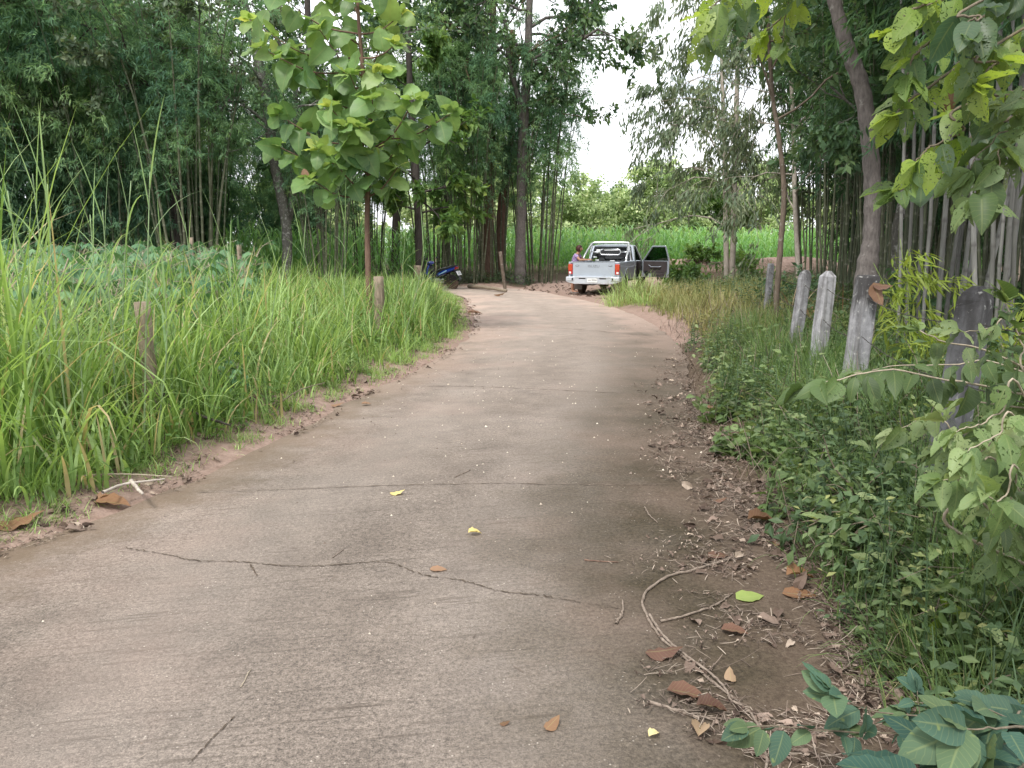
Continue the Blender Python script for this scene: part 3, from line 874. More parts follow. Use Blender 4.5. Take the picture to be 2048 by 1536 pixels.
LT = 'dark bamboo clumps of the left thicket'
for (x, y, s, pr, lab, grp) in (
    (-14.6, 21.5, 1.0, bam_thick, 'dense dark bamboo clump at the far left edge of the thicket, behind the cassava', None),
    (-11.6, 23.2, .95, bam_mid, 'bamboo clump with dark culm bases showing above the cassava tops at left', None),
    (-9.25, 23.0, .85, bam_tall, 'bamboo clump with tall pale brown culms standing at the left corner of the maize field', None),
    (-18.6, 22.3, 1.05, bam_thick2, 'dark leafy bamboo clump in the back rows of the left thicket', LT),
    (-22.5, 25.0, 1.15, bam_thick, 'dark leafy bamboo clump in the back rows of the left thicket', LT),
    (-17.5, 25.5, 1.1, bam_thick2, 'dark leafy bamboo clump in the back rows of the left thicket', LT),
    (-14.0, 27.0, 1.1, bam_thick, 'dark leafy bamboo clump in the back rows of the left thicket', LT),
    (-20.0, 29.5, 1.15, bam_thick, 'dark leafy bamboo clump in the back rows of the left thicket', LT),
    (-16.5, 31.5, 1.15, bam_thick2, 'dark leafy bamboo clump in the back rows of the left thicket', LT),
    (-12.4, 32.0, 1.0, bam_thick, 'dark leafy bamboo clump in the back rows of the left thicket', LT),
    (-23.5, 34.5, 1.2, bam_thick2, 'dark leafy bamboo clump in the back rows of the left thicket', LT),
    (-19.5, 37.0, 1.2, bam_thick, 'dark leafy bamboo clump in the back rows of the left thicket', LT),
    (-15.0, 38.0, .85, bam_thick2, 'dark leafy bamboo clump in the back rows of the left thicket', LT),
    (-11.4, 39.5, .9, bam_thick, 'dark leafy bamboo clump in the back rows of the left thicket', LT),
    (-27.0, 40.5, 1.3, bam_thick, 'dark leafy bamboo clump in the back rows of the left thicket', LT),
    (-8.9, 34.5, .80, bam_mid, 'feathery bamboo clump behind the leaning double trunk at left', None),
    (-5.85, 24.8, .62, bam_tall, 'tight bamboo clump of thin pale culms just left of the teak sapling trunk', None),
    (-5.6, 30.5, .7, bam_tall, 'small dark bamboo clump right behind the teak sapling', None),
    (-1.9, 32.0, .88, bam_tall, 'tall bamboo clump with bare dark culms directly behind the blue motorbike', None),
    (-.55, 33.0, .95, bam_tall, 'tall bamboo clump crowded against the brown trunks in the centre grove', None),
    (1.15, 34.0, .95, bam_tall, 'bamboo clump to the right of the forked tree, culms leaning out over the yard', None),
    (-3.4, 35.0, .9, bam_tall, 'bamboo clump between the leafy green tree and the centre grove', None),
    ):
    place(pr, x, y, rng.uniform(0, 6.28), s, lab, grp)
RT = 'bamboo clumps of the right thicket'
for (x, y, s, pr, lab, grp) in (
    (4.66, 8.6, .95, bam_grey, 'stout grey bamboo clump behind the fence, just left of the domed post', None),
    (4.62, 7.1, .90, bam_grey, 'stout grey bamboo clump at the right edge, behind the domed fence post', None),
    (6.9, 16.2, .9, bam_right, 'bamboo clump of slim upright culms seen between the thin tree and the leaning grey tree', None),
    (6.3, 12.6, .85, bam_right, 'bamboo clump standing close behind the leaning grey tree', None),
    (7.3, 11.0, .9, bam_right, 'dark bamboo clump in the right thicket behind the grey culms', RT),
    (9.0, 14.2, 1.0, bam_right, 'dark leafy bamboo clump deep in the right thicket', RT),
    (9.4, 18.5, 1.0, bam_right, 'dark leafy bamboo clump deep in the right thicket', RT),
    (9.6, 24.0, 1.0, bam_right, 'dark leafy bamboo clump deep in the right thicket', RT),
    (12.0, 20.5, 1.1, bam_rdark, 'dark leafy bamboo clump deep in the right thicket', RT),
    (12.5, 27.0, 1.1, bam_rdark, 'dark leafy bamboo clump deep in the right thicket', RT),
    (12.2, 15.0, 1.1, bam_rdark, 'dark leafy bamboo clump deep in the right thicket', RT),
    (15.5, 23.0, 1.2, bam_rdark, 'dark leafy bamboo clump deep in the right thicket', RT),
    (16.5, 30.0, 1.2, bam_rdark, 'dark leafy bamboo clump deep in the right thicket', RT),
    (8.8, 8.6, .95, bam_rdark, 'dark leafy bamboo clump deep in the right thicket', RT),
    ):
    place(pr, x, y, rng.uniform(0, 6.28), s, lab, grp)

# young yellow-green bamboo sprays growing at the foot of the grey culms
yb = make_bamboo('young_bamboo', 5, 1.75, .30, .30, .008, .38, M['culm_green'], M['bamboo_y'], .55, leaf=.17, branch=.45, sides=5, lw=.07)
place(yb, 3.75, 6.7, .4, 1.0, 'young yellow green bamboo shoots at the foot of the grey culms', cat='bamboo')

# ------------------------------------------------------------------ individual trees
def tpts(px, Y, z0=None):
    """trunk points: list of (photo x, photo y, radius in photo px) at ground distance Y"""
    out = []
    for q in px:
        yy = Y if len(q) < 4 else q[3]
        p = P(q[0], q[1], yy); out.append((p[0], p[1], p[2], q[2] * yy / FPX))
    if z0 is not None:
        f = out[0]; out[0] = (f[0], f[1], z0, f[3])
    return out
def gz(x, y): return float(H([x], [y])[0]) - .05

# leaning grey tree on the right
tr = tpts([(1732, 600, 24), (1733, 555, 22), (1742, 480, 16), (1745, 380, 16), (1738, 270, 15.5), (1722, 170, 15), (1696, 100, 14), (1676, 30, 12), (1650, -80, 12), (1640, -200, 8)], 9.6)
tr[0] = (*tr[0][:2], gz(*tr[0][:2]), tr[0][3])
make_tree('leaning_tree', 'grey barked tree with a smooth trunk bending left above the fence posts', 'tree', tr, M['bark_grey'], M['tree_m'],
          [(.90, 1.0, .9, 2.4, .06), (.95, 2.6, .6, 2.4, .06), (1.0, -.4, .7, 2.2, .05), (1.0, 1.6, .5, 2.2, .05), (.95, -2.4, .5, 2.0, .05)], per=5, size=.16, tpl=OVAL)
# thin tree
tr = tpts([(1551, 690, 8), (1553, 600, 7.5), (1562, 480, 7.5), (1568, 380, 7), (1557, 270, 6), (1546, 200, 5.5), (1540, 120, 5), (1533, 0, 4), (1528, -90, 3)], 12.4)
tr[0] = (*tr[0][:2], gz(*tr[0][:2]), tr[0][3])
make_tree('slender_tree', 'slender tree with a thin brown stem standing alone left of the leaning grey tree', 'tree', [(*q_[:3], q_[3] * .72) for q_ in tr], M['bark_slim'], M['tree_d'],
          auto_limbs(9, .52, 1, 1.3, .02, (.2, .8)), per=5, size=.14, tpl=OVAL, level=1)
# two pale-stemmed drooping trees
for q, lab in (([(1454, 568, 5.5), (1452, 470, 5), (1450, 330, 4.5), (1445, 180, 3.5), (1440, 40, 2.5)], 'slim pale stemmed tree, left one of the close pair right of the truck'),
               ([(1462, 570, 6), (1467, 470, 5.5), (1470, 330, 5), (1474, 170, 4.5), (1480, 20, 3)], 'slim pale stemmed tree, right one of the close pair right of the truck')):
    tr = tpts(q, 28.0); tr[0] = (*tr[0][:2], gz(*tr[0][:2]), tr[0][3])
    make_tree('pale_stem_tree', lab, 'tree', tr, M['bark_pale'], M['tree_g'], auto_limbs(16, .28, 1, 3.1, .03, (.2, .8), .35), per=5, size=.25,
              tpl=leaf_tpl(3, .13, .2, .2), group='pair of pale stemmed trees', droop=1.0, ldroop=.25, level=2, jitter=.10, seedtone=(.1, .9))
# a third further right and one behind to thicken the screen
tr = tpts([(1600, 560, 5), (1590, 400, 4.5), (1585, 200, 4), (1570, 40, 2.5)], 24.0); tr[0] = (*tr[0][:2], gz(*tr[0][:2]), tr[0][3])
make_tree('pale_stem_tree', 'pale tree with a reddish patch of stripped bark behind the slender brown tree', 'tree', tr, M['bark_pale'], M['tree_g'],
          auto_limbs(14, .3, 1, 2.2, .03, (.2, .8), .3), per=5, size=.20, tpl=leaf_tpl(3, .14, .2, .2), droop=.8, ldroop=.2, level=2, jitter=.1)
# lichen trunk
tr = tpts([(1778, 545, 10), (1790, 480, 9), (1806, 400, 9), (1816, 330, 9), (1835, 200, 8), (1850, 60, 6)], 13.0); tr[0] = (*tr[0][:2], gz(*tr[0][:2]), tr[0][3])
make_tree('lichen_tree', 'mottled lichen covered trunk leaning right, in the shade behind the leaning grey tree', 'tree', tr, M['bark_moss'], M['tree_d'],
          auto_limbs(8, .55, 1, 1.8, .04, (.1, .8)), per=5, size=.15, tpl=OVAL_S, level=2)
# forked tree in the centre
tr = tpts([(1040, 562, 12), (1040, 520, 11), (1042, 440, 10), (1044, 320, 10), (1048, 225, 10), (1056, 130, 8), (1058, 30, 7), (1066, -90, 6), (1075, -190, 4)], 32.5)
tr[0] = (*tr[0][:2], gz(*tr[0][:2]), tr[0][3])
fork = tpts([(1046, 222, 6), (1030, 170, 5), (1018, 120, 4.5), (1010, 40, 4)], 32.5)
def forkx(segs, twigs, base):
    f = np.array(fork); f[:, :3] -= base
    s = spline(f, 14); segs.append((s[:, :3], s[:, 3]))
    for t in (5, 9, 11, 13):
        grow(s[t][:3], (rng.uniform(-1, .2), rng.uniform(-.6, .6), rng.uniform(.2, .8)), 2.6, .05, 2, segs, twigs)
make_tree('forked_tree', 'grey tree with a forked trunk at the edge of the centre grove, near the truck', 'tree', tr, M['bark_grey'], M['tree_d'],
          [(.62, 1.9, .75, 3.2, .10), (.72, 1.7, .45, 3.8, .07), (.80, 1.4, .4, 3.6, .07), (.9, 1.8, .4, 3.2, .06)] + auto_limbs(11, .60, 1, 3.6, .07, (.0, .7), .2), per=6, size=.26, tpl=OVAL_S, extra=forkx)
# the crowded dark trunks beside it
for q, Y, lab, n in (([(975, 556, 11), (978, 400, 10), (982, 250, 9), (985, 100, 7), (988, -60, 5)], 33.5, 'straight dark brown trunk left of the forked tree, among the bamboo culms', 9),
                  ([(1001, 556, 9), (1003, 420, 9), (1018, 330, 8), (1026, 200, 7), (1024, 60, 5)], 34.2, 'dark trunk with a slight kink, between the straight dark trunk and the forked tree', 8)):
    tr = tpts(q, Y); tr[0] = (*tr[0][:2], gz(*tr[0][:2]), tr[0][3])
    make_tree('dark_tree', lab, 'tree', tr, M['bark_brown'], M['tree_d'], auto_limbs(n, .5, 1, 3.0, .06, (.0, .8), .2), per=6, size=.24, tpl=OVAL_S)
# leafy green tree behind the sapling
tr = tpts([(840, 535, 9), (838, 460, 8.5), (834, 380, 8), (826, 280, 7), (820, 170, 6), (815, 40, 5)], 29.5); tr[0] = (*tr[0][:2], gz(*tr[0][:2]), tr[0][3])
make_tree('leafy_tree', 'mid green broad leaved tree with a dark trunk behind the blue motorbike', 'tree', tr, M['bark_dark'], M['tree_m'],
          [(.28, 1.4, -.05, 1.5, .04), (.30, -1.2, .1, 1.3, .04), (.36, 2.6, 0, 1.5, .04), (.40, 1.2, .2, 1.6, .05), (.44, 3.4, .1, 1.6, .05), (.48, -.9, .2, 1.5, .05)] + auto_limbs(7, .5, 1, 2.0, .05, (.1, .8)), per=4, size=.30, tpl=OVAL_S, droop=.5)
# leaning double trunk at left
tr = tpts([(572, 545, 10), (574, 470, 10), (566, 410, 10), (552, 340, 10), (543, 280, 10), (530, 180, 9), (500, 60, 7), (480, -60, 5)], 25.0); tr[0] = (*tr[0][:2], gz(*tr[0][:2]), tr[0][3])
f2 = tpts([(578, 440, 7), (585, 390, 7), (588, 330, 6), (592, 240, 5), (590, 130, 4)], 25.2)
def fx2(segs, twigs, base):
    f = np.array(f2); f[:, :3] -= base; s = spline(f, 14); segs.append((s[:, :3], s[:, 3]))
    for t in (8, 11, 13): grow(s[t][:3], (rng.uniform(-.4, 1), rng.uniform(-.8, .3), rng.uniform(.1, .8)), 2.2, .04, 2, segs, twigs)
make_tree('double_trunk_tree', 'dark grey tree with two trunks leaning apart, in front of the maize at left', 'tree', tr, M['bark_moss'], M['tree_d'],
          auto_limbs(9, .55, 1, 3.0, .06, (.0, .8), .2), per=6, size=.17, tpl=OVAL_S, extra=fx2)
# tall canopy trees of the left thicket (sky shows through their crowns)
for (x, y, h, lab, m) in ((-10.4, 24.6, 10.4, 'tall thin crowned tree with pale grey green sprays above the left bamboo', 'tree_g'),
                          (-7.6, 31.5, 14, 'tall dark tree filling the gap between the left bamboo and the teak sapling', 'tree_d'),
                          (-5.3, 36.0, 14, 'tall dark tree whose crown shows behind the top of the teak sapling', 'tree_d'),
                          (-3.2, 38.0, 13, 'tall dark tree behind the centre grove, its crown reaching the top of the view', 'tree_d')):
    z = gz(x, y)
    make_tree('canopy_tree', lab, 'tree', [(x, y, z, .2), (x + .2, y, z + h * .35, .17), (x - .1, y + .2, z + h * .7, .12), (x + .1, y, z + h, .05)], M['bark_dark'], M[m],
              auto_limbs(12, .38, 1, 3.8, .07, (-.05, .6), .3), per=9 if m == 'tree_g' else 6, size=.21 if m == 'tree_g' else .24, tpl=OVAL_S, group='tall canopy trees')
# ------------------------------------------------------------------ sunlit trees beyond the maize
def field_tree(h, leafm, bark, size, per=9, wide=1.0):
    o = make_tree('field_tree', None, 'tree', [(0, 0, 0, .16), (.1, 0, h * .3, .14), (0, .1, h * .65, .09), (.1, 0, h * .95, .03)], bark, leafm,
              auto_limbs(17, .12, .98, h * .42 * wide, .05, (-.1, .7), .45), per=per, size=size, tpl=OVAL_S, level=2, kids=(3, 5), jitter=.25)
    return o
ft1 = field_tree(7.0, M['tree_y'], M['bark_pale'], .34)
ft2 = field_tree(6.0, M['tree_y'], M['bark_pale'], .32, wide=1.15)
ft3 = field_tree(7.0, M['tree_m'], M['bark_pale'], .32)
YG = 'sunlit trees beyond the maize field'
for (px, Y, s, pr, lab) in ((1130, 55, .85, ft1, 'pale yellow green tree beyond the maize, just right of the centre grove'),
                            (1195, 60, .8, ft2, 'pale yellow green round tree beyond the maize, above the woman'),
                            (1255, 58, .72, ft2, 'low pale tree beyond the maize, directly behind the truck cab'),
                            (1215, 85, 1.05, ft3, 'distant green tree rising into the sky gap behind the pale trees'),
                            (1310, 54, .98, ft1, 'broad pale green tree beyond the maize, above the open truck door'),
                            (1375, 56, .95, ft3, 'darker green tree between the broad pale tree and the pale stemmed pair'),
                            (1440, 60, .95, ft2, 'pale tree glimpsed behind the pale stemmed pair'),
                            (1520, 58, 1.0, ft1, 'pale tree glimpsed between the pale stemmed pair and the slender brown tree')):
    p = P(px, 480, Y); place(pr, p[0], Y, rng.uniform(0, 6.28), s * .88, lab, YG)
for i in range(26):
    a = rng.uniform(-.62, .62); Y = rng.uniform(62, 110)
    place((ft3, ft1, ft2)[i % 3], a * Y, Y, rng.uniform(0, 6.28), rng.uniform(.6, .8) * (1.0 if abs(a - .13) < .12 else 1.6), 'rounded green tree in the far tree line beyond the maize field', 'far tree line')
# ------------------------------------------------------------------ teak sapling (photo centre-left)
def teak():
    Y = 14.0
    tr = tpts([(737, 560, 7), (735, 500, 5.5), (734, 420, 5), (738, 330, 4.8), (742, 250, 4.5), (730, 180, 4.2), (722, 100, 3.8), (716, 20, 3.2), (712, -80, 2.6), (712, -160, 1.5)], Y)
    tr[0] = (tr[0][0], tr[0][1], gz(tr[0][0], Y), tr[0][3])
    T = np.array(tr); base = T[0, :3].copy(); T[:, :3] -= base
    root = thing('teak_sapling', 'young sapling with big bright green leaves on a thin brown stem', 'tree', base)
    S = spline(T, 60); tg = Geo(); tube(tg, S[:, :3], S[:, 3], 9)
    lg = Geo(); Pn, D, U, Z, Rn = [], [], [], [], []
    def rosette(p, d, n, sz, tone):
        az0 = rng.uniform(0, 6.28)
        for q in range(n):
            az = az0 + q * 2.4
            o = np.array([math.cos(az), math.sin(az), 0])
            dd = nrm(o + d * rng.uniform(.2, .8) + np.array([0, 0, rng.uniform(-.25, .45)]))
            Pn.append(p + dd * .03); D.append(dd); U.append(nrm(np.array([0, 0, 1.]) + rng.normal(0, .3, 3))); Z.append(sz * rng.uniform(.7, 1.05)); Rn.append(np.clip(tone + rng.normal(0, .12), 0, 1))
    def pairs(pts, tone, sz):
        n = len(pts)
        tan = nrm(np.gradient(pts, axis=0)); ax = rng.uniform(0, 3.14)
        for i in range(1, n):
            ax += math.pi / 2
            x = nrm(np.cross(tan[i], [0, 0, 1.]) + 1e-6); y = np.cross(x, tan[i])
            s = x * math.cos(ax) + y * math.sin(ax)
            for sg in (1, -1):
                dd = nrm(s * sg + tan[i] * .35 + np.array([0, -.1, -.95 if i < n - 2 else -.3]) + rng.normal(0, .28, 3))
                Pn.append(pts[i] + dd * .04); D.append(dd); U.append(nrm(np.array([0, -.9, .6]) + rng.normal(0, .45, 3)))
                Z.append(sz * rng.uniform(.75, 1.2)); Rn.append(np.clip(tone + rng.normal(0, .13) - .18 * (i < n * .5), 0, 1))
        rosette(pts[-1], tan[-1], 5, sz * .7, min(1, tone + .22))
    # branches measured off the photo: (start photo y on the stem, tip photo x, tip photo y, depth offset)
    BR = [(140, 520, 95, -.2), (110, 500, 40, .3), (170, 598, 120, .3), (150, 640, 60, -.5), (60, 560, -10, -.3), (90, 660, 10, .5), (110, 790, 90, -.3), (60, 800, 30, .4),
          (150, 770, 60, .6), (20, 690, -60, .2), (-20, 800, -50, -.3), (-60, 600, -110, .2), (-80, 760, -140, .2),
          (200, 700, 150, -.6), (220, 640, 175, .5), (235, 760, 145, -.5),
          (285, 560, 232, -.3), (310, 548, 290, .3), (270, 660, 215, -.7), (265, 900, 228, -.2), (290, 830, 200, -.5), (300, 800, 255, .5), (250, 745, 200, -.8),
          (330, 640, 300, -.5), (340, 690, 255, -.8), (345, 800, 285, .3), (320, 720, 255, -.9),
          (385, 622, 360, -.3), (385, 795, 335, -.2), (380, 670, 325, -.6), (375, 740, 318, -.5), (300, 610, 265, .5), (180, 690, 185, .5)]
    sy = np.array([q[1] for q in [(737, 560), (735, 500), (734, 420), (738, 330), (742, 250), (730, 180), (722, 100), (716, 20), (712, -80), (712, -160)]])
    for (y0, tx, ty, dy) in BR:
        f = np.interp(-y0, -sy, np.arange(len(sy))) / (len(sy) - 1)
        a = S[min(59, int(f * 59))][:3]; b = P(tx, ty, Y + dy) - base
        mid = (a + b) / 2 + np.array([0, 0, -.12 * np.linalg.norm(b - a)])
        L = np.linalg.norm(b - a)
        pts = spline([a, mid, b], max(4, int(L / .145)))
        tube(tg, pts, np.linspace(.018, .007, len(pts)), 6, cap=False)
        pairs(pts[max(0, int(len(pts) * .38)):], rng.uniform(.2, .6) + .12 * (ty < 140), .37)
    # leaves straight off the stem
    for i in range(17, 59, 5):
        pairs(np.stack([S[i][:3], S[i][:3] + (0, 0, .05)]), .3, .30) if False else None
        az = rng.uniform(0, 6.28)
        for q in range(2):
            o = np.array([math.cos(az + 3.14 * q), math.sin(az + 3.14 * q), -.35])
            Pn.append(S[i][:3] + nrm(o) * .06); D.append(nrm(o)); U.append(nrm(np.array([0, -.4, 1.]) + rng.normal(0, .3, 3))); Z.append(.38); Rn.append(rng.uniform(.1, .45))
    Pn, D, U = np.array(Pn), np.array(D), np.array(U)
    tpls = [leaf_tpl(8, .43, f, d, lambda t: math.sin(math.pi * min(1, t ** .62)) ** .5, .045) for f, d in ((.12, .25), (.30, .12), (-.1, .35), (.55, .45), (.2, -.2))]
    ch = rng.integers(0, 5, len(Pn)); Z, Rn = np.array(Z), np.array(Rn)
    for q in range(5):
        mk = ch == q
        scatter(lg, tpls[q], Pn[mk], frames(D[mk], U[mk]), Z[mk], Rn[mk])
    tg.build('trunk', M['bark_brown'], root); lg.build('crown', M['teak'], root)
    # two withered orange leaves at the lowest left tip
    for q, dr, up in ((P(612, 356, Y - .35), (-.2, 0, 1.), (0, -1., .3)), (P(600, 372, Y - .3), (-1, 0, -.1), (0, -.6, 1.))):
        dg = Geo(); scatter(dg, tpls[1], np.array([q - base]), frames(nrm(np.array([dr])), np.array([up])), .16, .8)
        w_ = dg.build('withered_leaf', M['rust_leaf'], root); w_["label"] = "withered orange brown leaf at the lowest left twig" 
teak()

# ------------------------------------------------------------------ scattering on the ground
def sample(poly, n, dens=None, seed=None):
    poly = np.array(poly)[:, :2]
    a, b = poly.min(0), poly.max(0)
    q = rng.uniform(a, b, (n, 2))
    q = q[in_poly(q[:, 0], q[:, 1], poly)]
    if dens is not None:
        q = q[rng.uniform(0, 1, len(q)) < dens(q[:, 0], q[:, 1])]
    return q

# --- left verge and field margin: tall grass
LG_POLY = [(-1.2, 3.1), (-7.5, 3.1), (-11, 12), (-13, 24), (-9, 27.6), (-2.0, 27.2), (-.6, 20), (-.3, 15), (-1.5, 10)]
q = sample(LG_POLY, 135000)
d, lf = road_dist(q[:, 0], q[:, 1])
# thins out away from the road where the cassava takes over
mx_ = np.clip(1.15 - .75 * np.maximum(0, d - (1.7 + .06 * q[:, 1])), .06, 1)
cl = vnoise(q[:, 0], q[:, 1], .45, 21)
keep = (d > .20 + .32 * vnoise(q[:, 0], q[:, 1], .6, 8)) & lf & (rng.uniform(0, 1, len(q)) < mx_ * (.08 + .95 * sstep(.25, .8, cl)))
# keep the blades near the viewer dense, far ones sparser
keep &= rng.uniform(0, 1, len(q)) < np.clip(1.15 - q[:, 1] / 55, .4, 1)
q, d, cl = q[keep], d[keep], cl[keep]
hgt = .26 + .66 * sstep(.30, 1.2, d)
hgt *= 1 + (.25 + .55 * vnoise(q[:, 0], q[:, 1], .7, 37)) * np.exp(-((q[:, 1] - 4.8) / 2.0) ** 2) * sstep(.4, 1.2, d)
hgt *= .72 + .6 * vnoise(q[:, 0], q[:, 1], 1.3, 31)
hgt *= 1 - .40 * sstep(13, 19, q[:, 1]) - .12 * sstep(19, 23, q[:, 1])
L = hgt * rng.uniform(.5, 1.45, len(q)) * 1.12
g = Geo()
P0 = np.stack([q[:, 0], q[:, 1], H(q[:, 0], q[:, 1]) - .02], -1)
tone = np.clip(.0 + .40 * vnoise(q[:, 0], q[:, 1], .9, 41) + .3 * vnoise(q[:, 0], q[:, 1], .22, 43) + rng.normal(0, .22, len(q)), 0, 1)
az_t = 6.28 * vnoise(q[:, 0], q[:, 1], .35, 51) * 2 + rng.normal(0, .9, len(q))
blades(g, P0, az_t, L, rng.uniform(.010, .027, len(q)) * (1 + .012 * q[:, 1] + .35 * sstep(8, 4, q[:, 1])), rng.uniform(.02, .42, len(q)), rng.gamma(2.4, .52, len(q)), 6, np.where(rng.uniform(0, 1, len(q)) < .06, 1.0, tone * .95))
tag(g.build('tall_grass', M['grass'], smooth=False), 'bright green tall grass filling the verge left of the road', 'grass', kind='stuff')

# --- short grass and creeping weeds along the left edge of the slab
def along(line, n, lo, hi, y0, y1, near=6.0):
    a, b = line[:-1], line[1:]; mid = (a + b) / 2
    w_ = np.hypot(*(b - a).T) * (mid[:, 1] > y0) * (mid[:, 1] < y1) / (1 + mid[:, 1] / near)
    i = rng.choice(len(a), n, p=w_ / w_.sum()); t = rng.uniform(0, 1, n)[:, None]
    p = a[i] * (1 - t) + b[i] * t; e = nrm(b[i] - a[i])
    nn = np.stack([-e[:, 1], e[:, 0]], -1) * (1 if line is RL else -1)
    d = rng.uniform(lo, hi, n)
    return p + nn * d[:, None], d
q, d = along(RL, 60000, .03, 1.25, 2.8, 26)
keep = rng.uniform(0, 1, len(q)) < sstep(.02, .40, d) * (.10 + 1.1 * sstep(.38, .66, vnoise(q[:, 0], q[:, 1], .30, 61)))
q, d = q[keep], d[keep]
g = Geo()
P0 = np.stack([q[:, 0], q[:, 1], H(q[:, 0], q[:, 1]) - .01], -1)
blades(g, P0, rng.uniform(0, 6.28, len(q)), rng.uniform(.05, .20, len(q)) * (.6 + .8 * sstep(.1, .7, d)), rng.uniform(.004, .008, len(q)) * (1 + .03 * q[:, 1]), rng.uniform(.1, 1.0, len(q)), rng.uniform(.2, 1.4, len(q)), 4, np.clip(rng.normal(.45, .22, len(q)), 0, 1))
tag(g.build('verge_grass', M['grass'], smooth=False), 'short creeping grass along the left edge of the concrete', 'grass', kind='stuff')

def weeds(name, label, q, mat, hmin, hmax, size, per, tpl, stems=True, tone=(.2, .8), extra=0.0):
    """low leafy plants: every plant a bent stem with alternate leaves"""
    g = Geo(); n = len(q)
    z = H(q[:, 0], q[:, 1])
    h = rng.uniform(hmin, hmax, n); az = rng.uniform(0, 6.28, n); ln = rng.uniform(.1, .9, n)
    tn = rng.uniform(tone[0], tone[1], n)
    Pn, D, U, S, Rn = [], [], [], [], []
    for k_ in range(per):
        t = (k_ + .7) / per
        p = np.stack([q[:, 0] + np.cos(az) * ln * h * t ** 1.5, q[:, 1] + np.sin(az) * ln * h * t ** 1.5, z + h * t * (1 - .25 * ln * t)], -1)
        a2 = az + k_ * 2.4 + rng.normal(0, .4, n)
        dd = nrm(np.stack([np.cos(a2), np.sin(a2), rng.uniform(-.35, .5, n)], -1))
        Pn.append(p); D.append(dd); U.append(nrm(np.array([0, 0, 1.]) + rng.normal(0, .45, (n, 3))))
        S.append(size * rng.uniform(.55, 1.25, n) * (1.1 - .35 * t)); Rn.append(np.clip(tn + .25 * (t - .5) + rng.normal(0, .08, n), 0, 1))
    Pn, D, U, S, Rn = map(np.concatenate, (Pn, D, U, S, Rn))
    scatter(g, tpl, Pn, frames(D, U), S, Rn)
    if stems:
        P0 = np.stack([q[:, 0], q[:, 1], z], -1)
        blades(g, P0, az, h * 1.05, .006, .05 * ln, ln * .9, 4, tn * .6, tip=.6)
    return tag(g.build(name, mat, smooth=False), label, 'weeds', kind='stuff')

q = sample(LG_POLY, 9000); d, lf = road_dist(q[:, 0], q[:, 1])
k1 = lf & (d > .35) & (d < 2.2) & (q[:, 1] < 18) & (vnoise(q[:, 0], q[:, 1], .7, 71) > .42)
weeds('verge_weeds', 'small leafy weeds between the grass tufts left of the road', q[k1], M['weed_l'], .10, .50, .075, 9, OVAL_S)

# --- tall cane grass at the left (individual stands)
def cane_grass(label, canes, Yb, group=None):
    """canes: list of (base photo x, tip photo x, tip photo y)"""
    p0 = G(canes[0][0], 940)
    b0 = np.array([p0[0] * Yb / p0[1], Yb, 0]); b0[2] = gz(b0[0], b0[1])
    root = thing('cane_grass', label, 'grass', b0, 0, group)
    for (bx, tx, ty) in canes:
        y_ = Yb + rng.uniform(-.25, .25)
        a = np.array([(bx - 1024) / FPX * y_ * .99, y_, gz((bx - 1024) / FPX * y_, y_)]) - b0
        t = P(tx, ty + 560 / y_, y_) - b0
        s = spline([a, a * .45 + t * .55 + rng.normal(0, .03, 3), t], 16)
        sg = Geo(); tube(sg, s, np.linspace(.0075, .003, 16), 6)
        sg.build('stalk', M['stem_green'], root)
        n = rng.integers(6, 9); tt = np.linspace(.28, .99, n)
        lp = np.array([s[int(v * 15)] for v in tt])
        lg = Geo()
        blades(lg, lp, np.arange(n) * 3.14 + rng.normal(0, .6, n), rng.uniform(.45, .85, n), rng.uniform(.014, .022, n), np.concatenate([rng.uniform(.25, .55, n - 2), [.10, .22]]), np.concatenate([rng.uniform(.5, 1.9, n - 2), [.1, .2]]), 8, rng.uniform(.35, .7, n))
        lg.build('leaves', M['cane'], root)
    return root
CG = 'tall cane grass above the left verge'
cane_grass('tall cane grass stand with upright tips near the left border of the view', [(70, 65, 245), (105, 95, 262), (40, 15, 280), (130, 140, 420), (20, 60, 430)], 5.4, CG)
cane_grass('tall cane grass stand with two high spear tips, left of the weathered round post', [(205, 205, 325), (255, 300, 245), (230, 262, 270), (280, 330, 470), (180, 180, 335)], 5.9, CG)
cane_grass('lone cane grass stalks standing just in front of the cassava, right of the weathered post', [(450, 455, 440), (420, 370, 380), (520, 560, 470)], 8.5, CG)
cane_grass('cane grass stalks rising in front of the teak sapling stem', [(680, 690, 390), (640, 600, 430), (800, 850, 455), (770, 812, 410)], 12.0, CG)

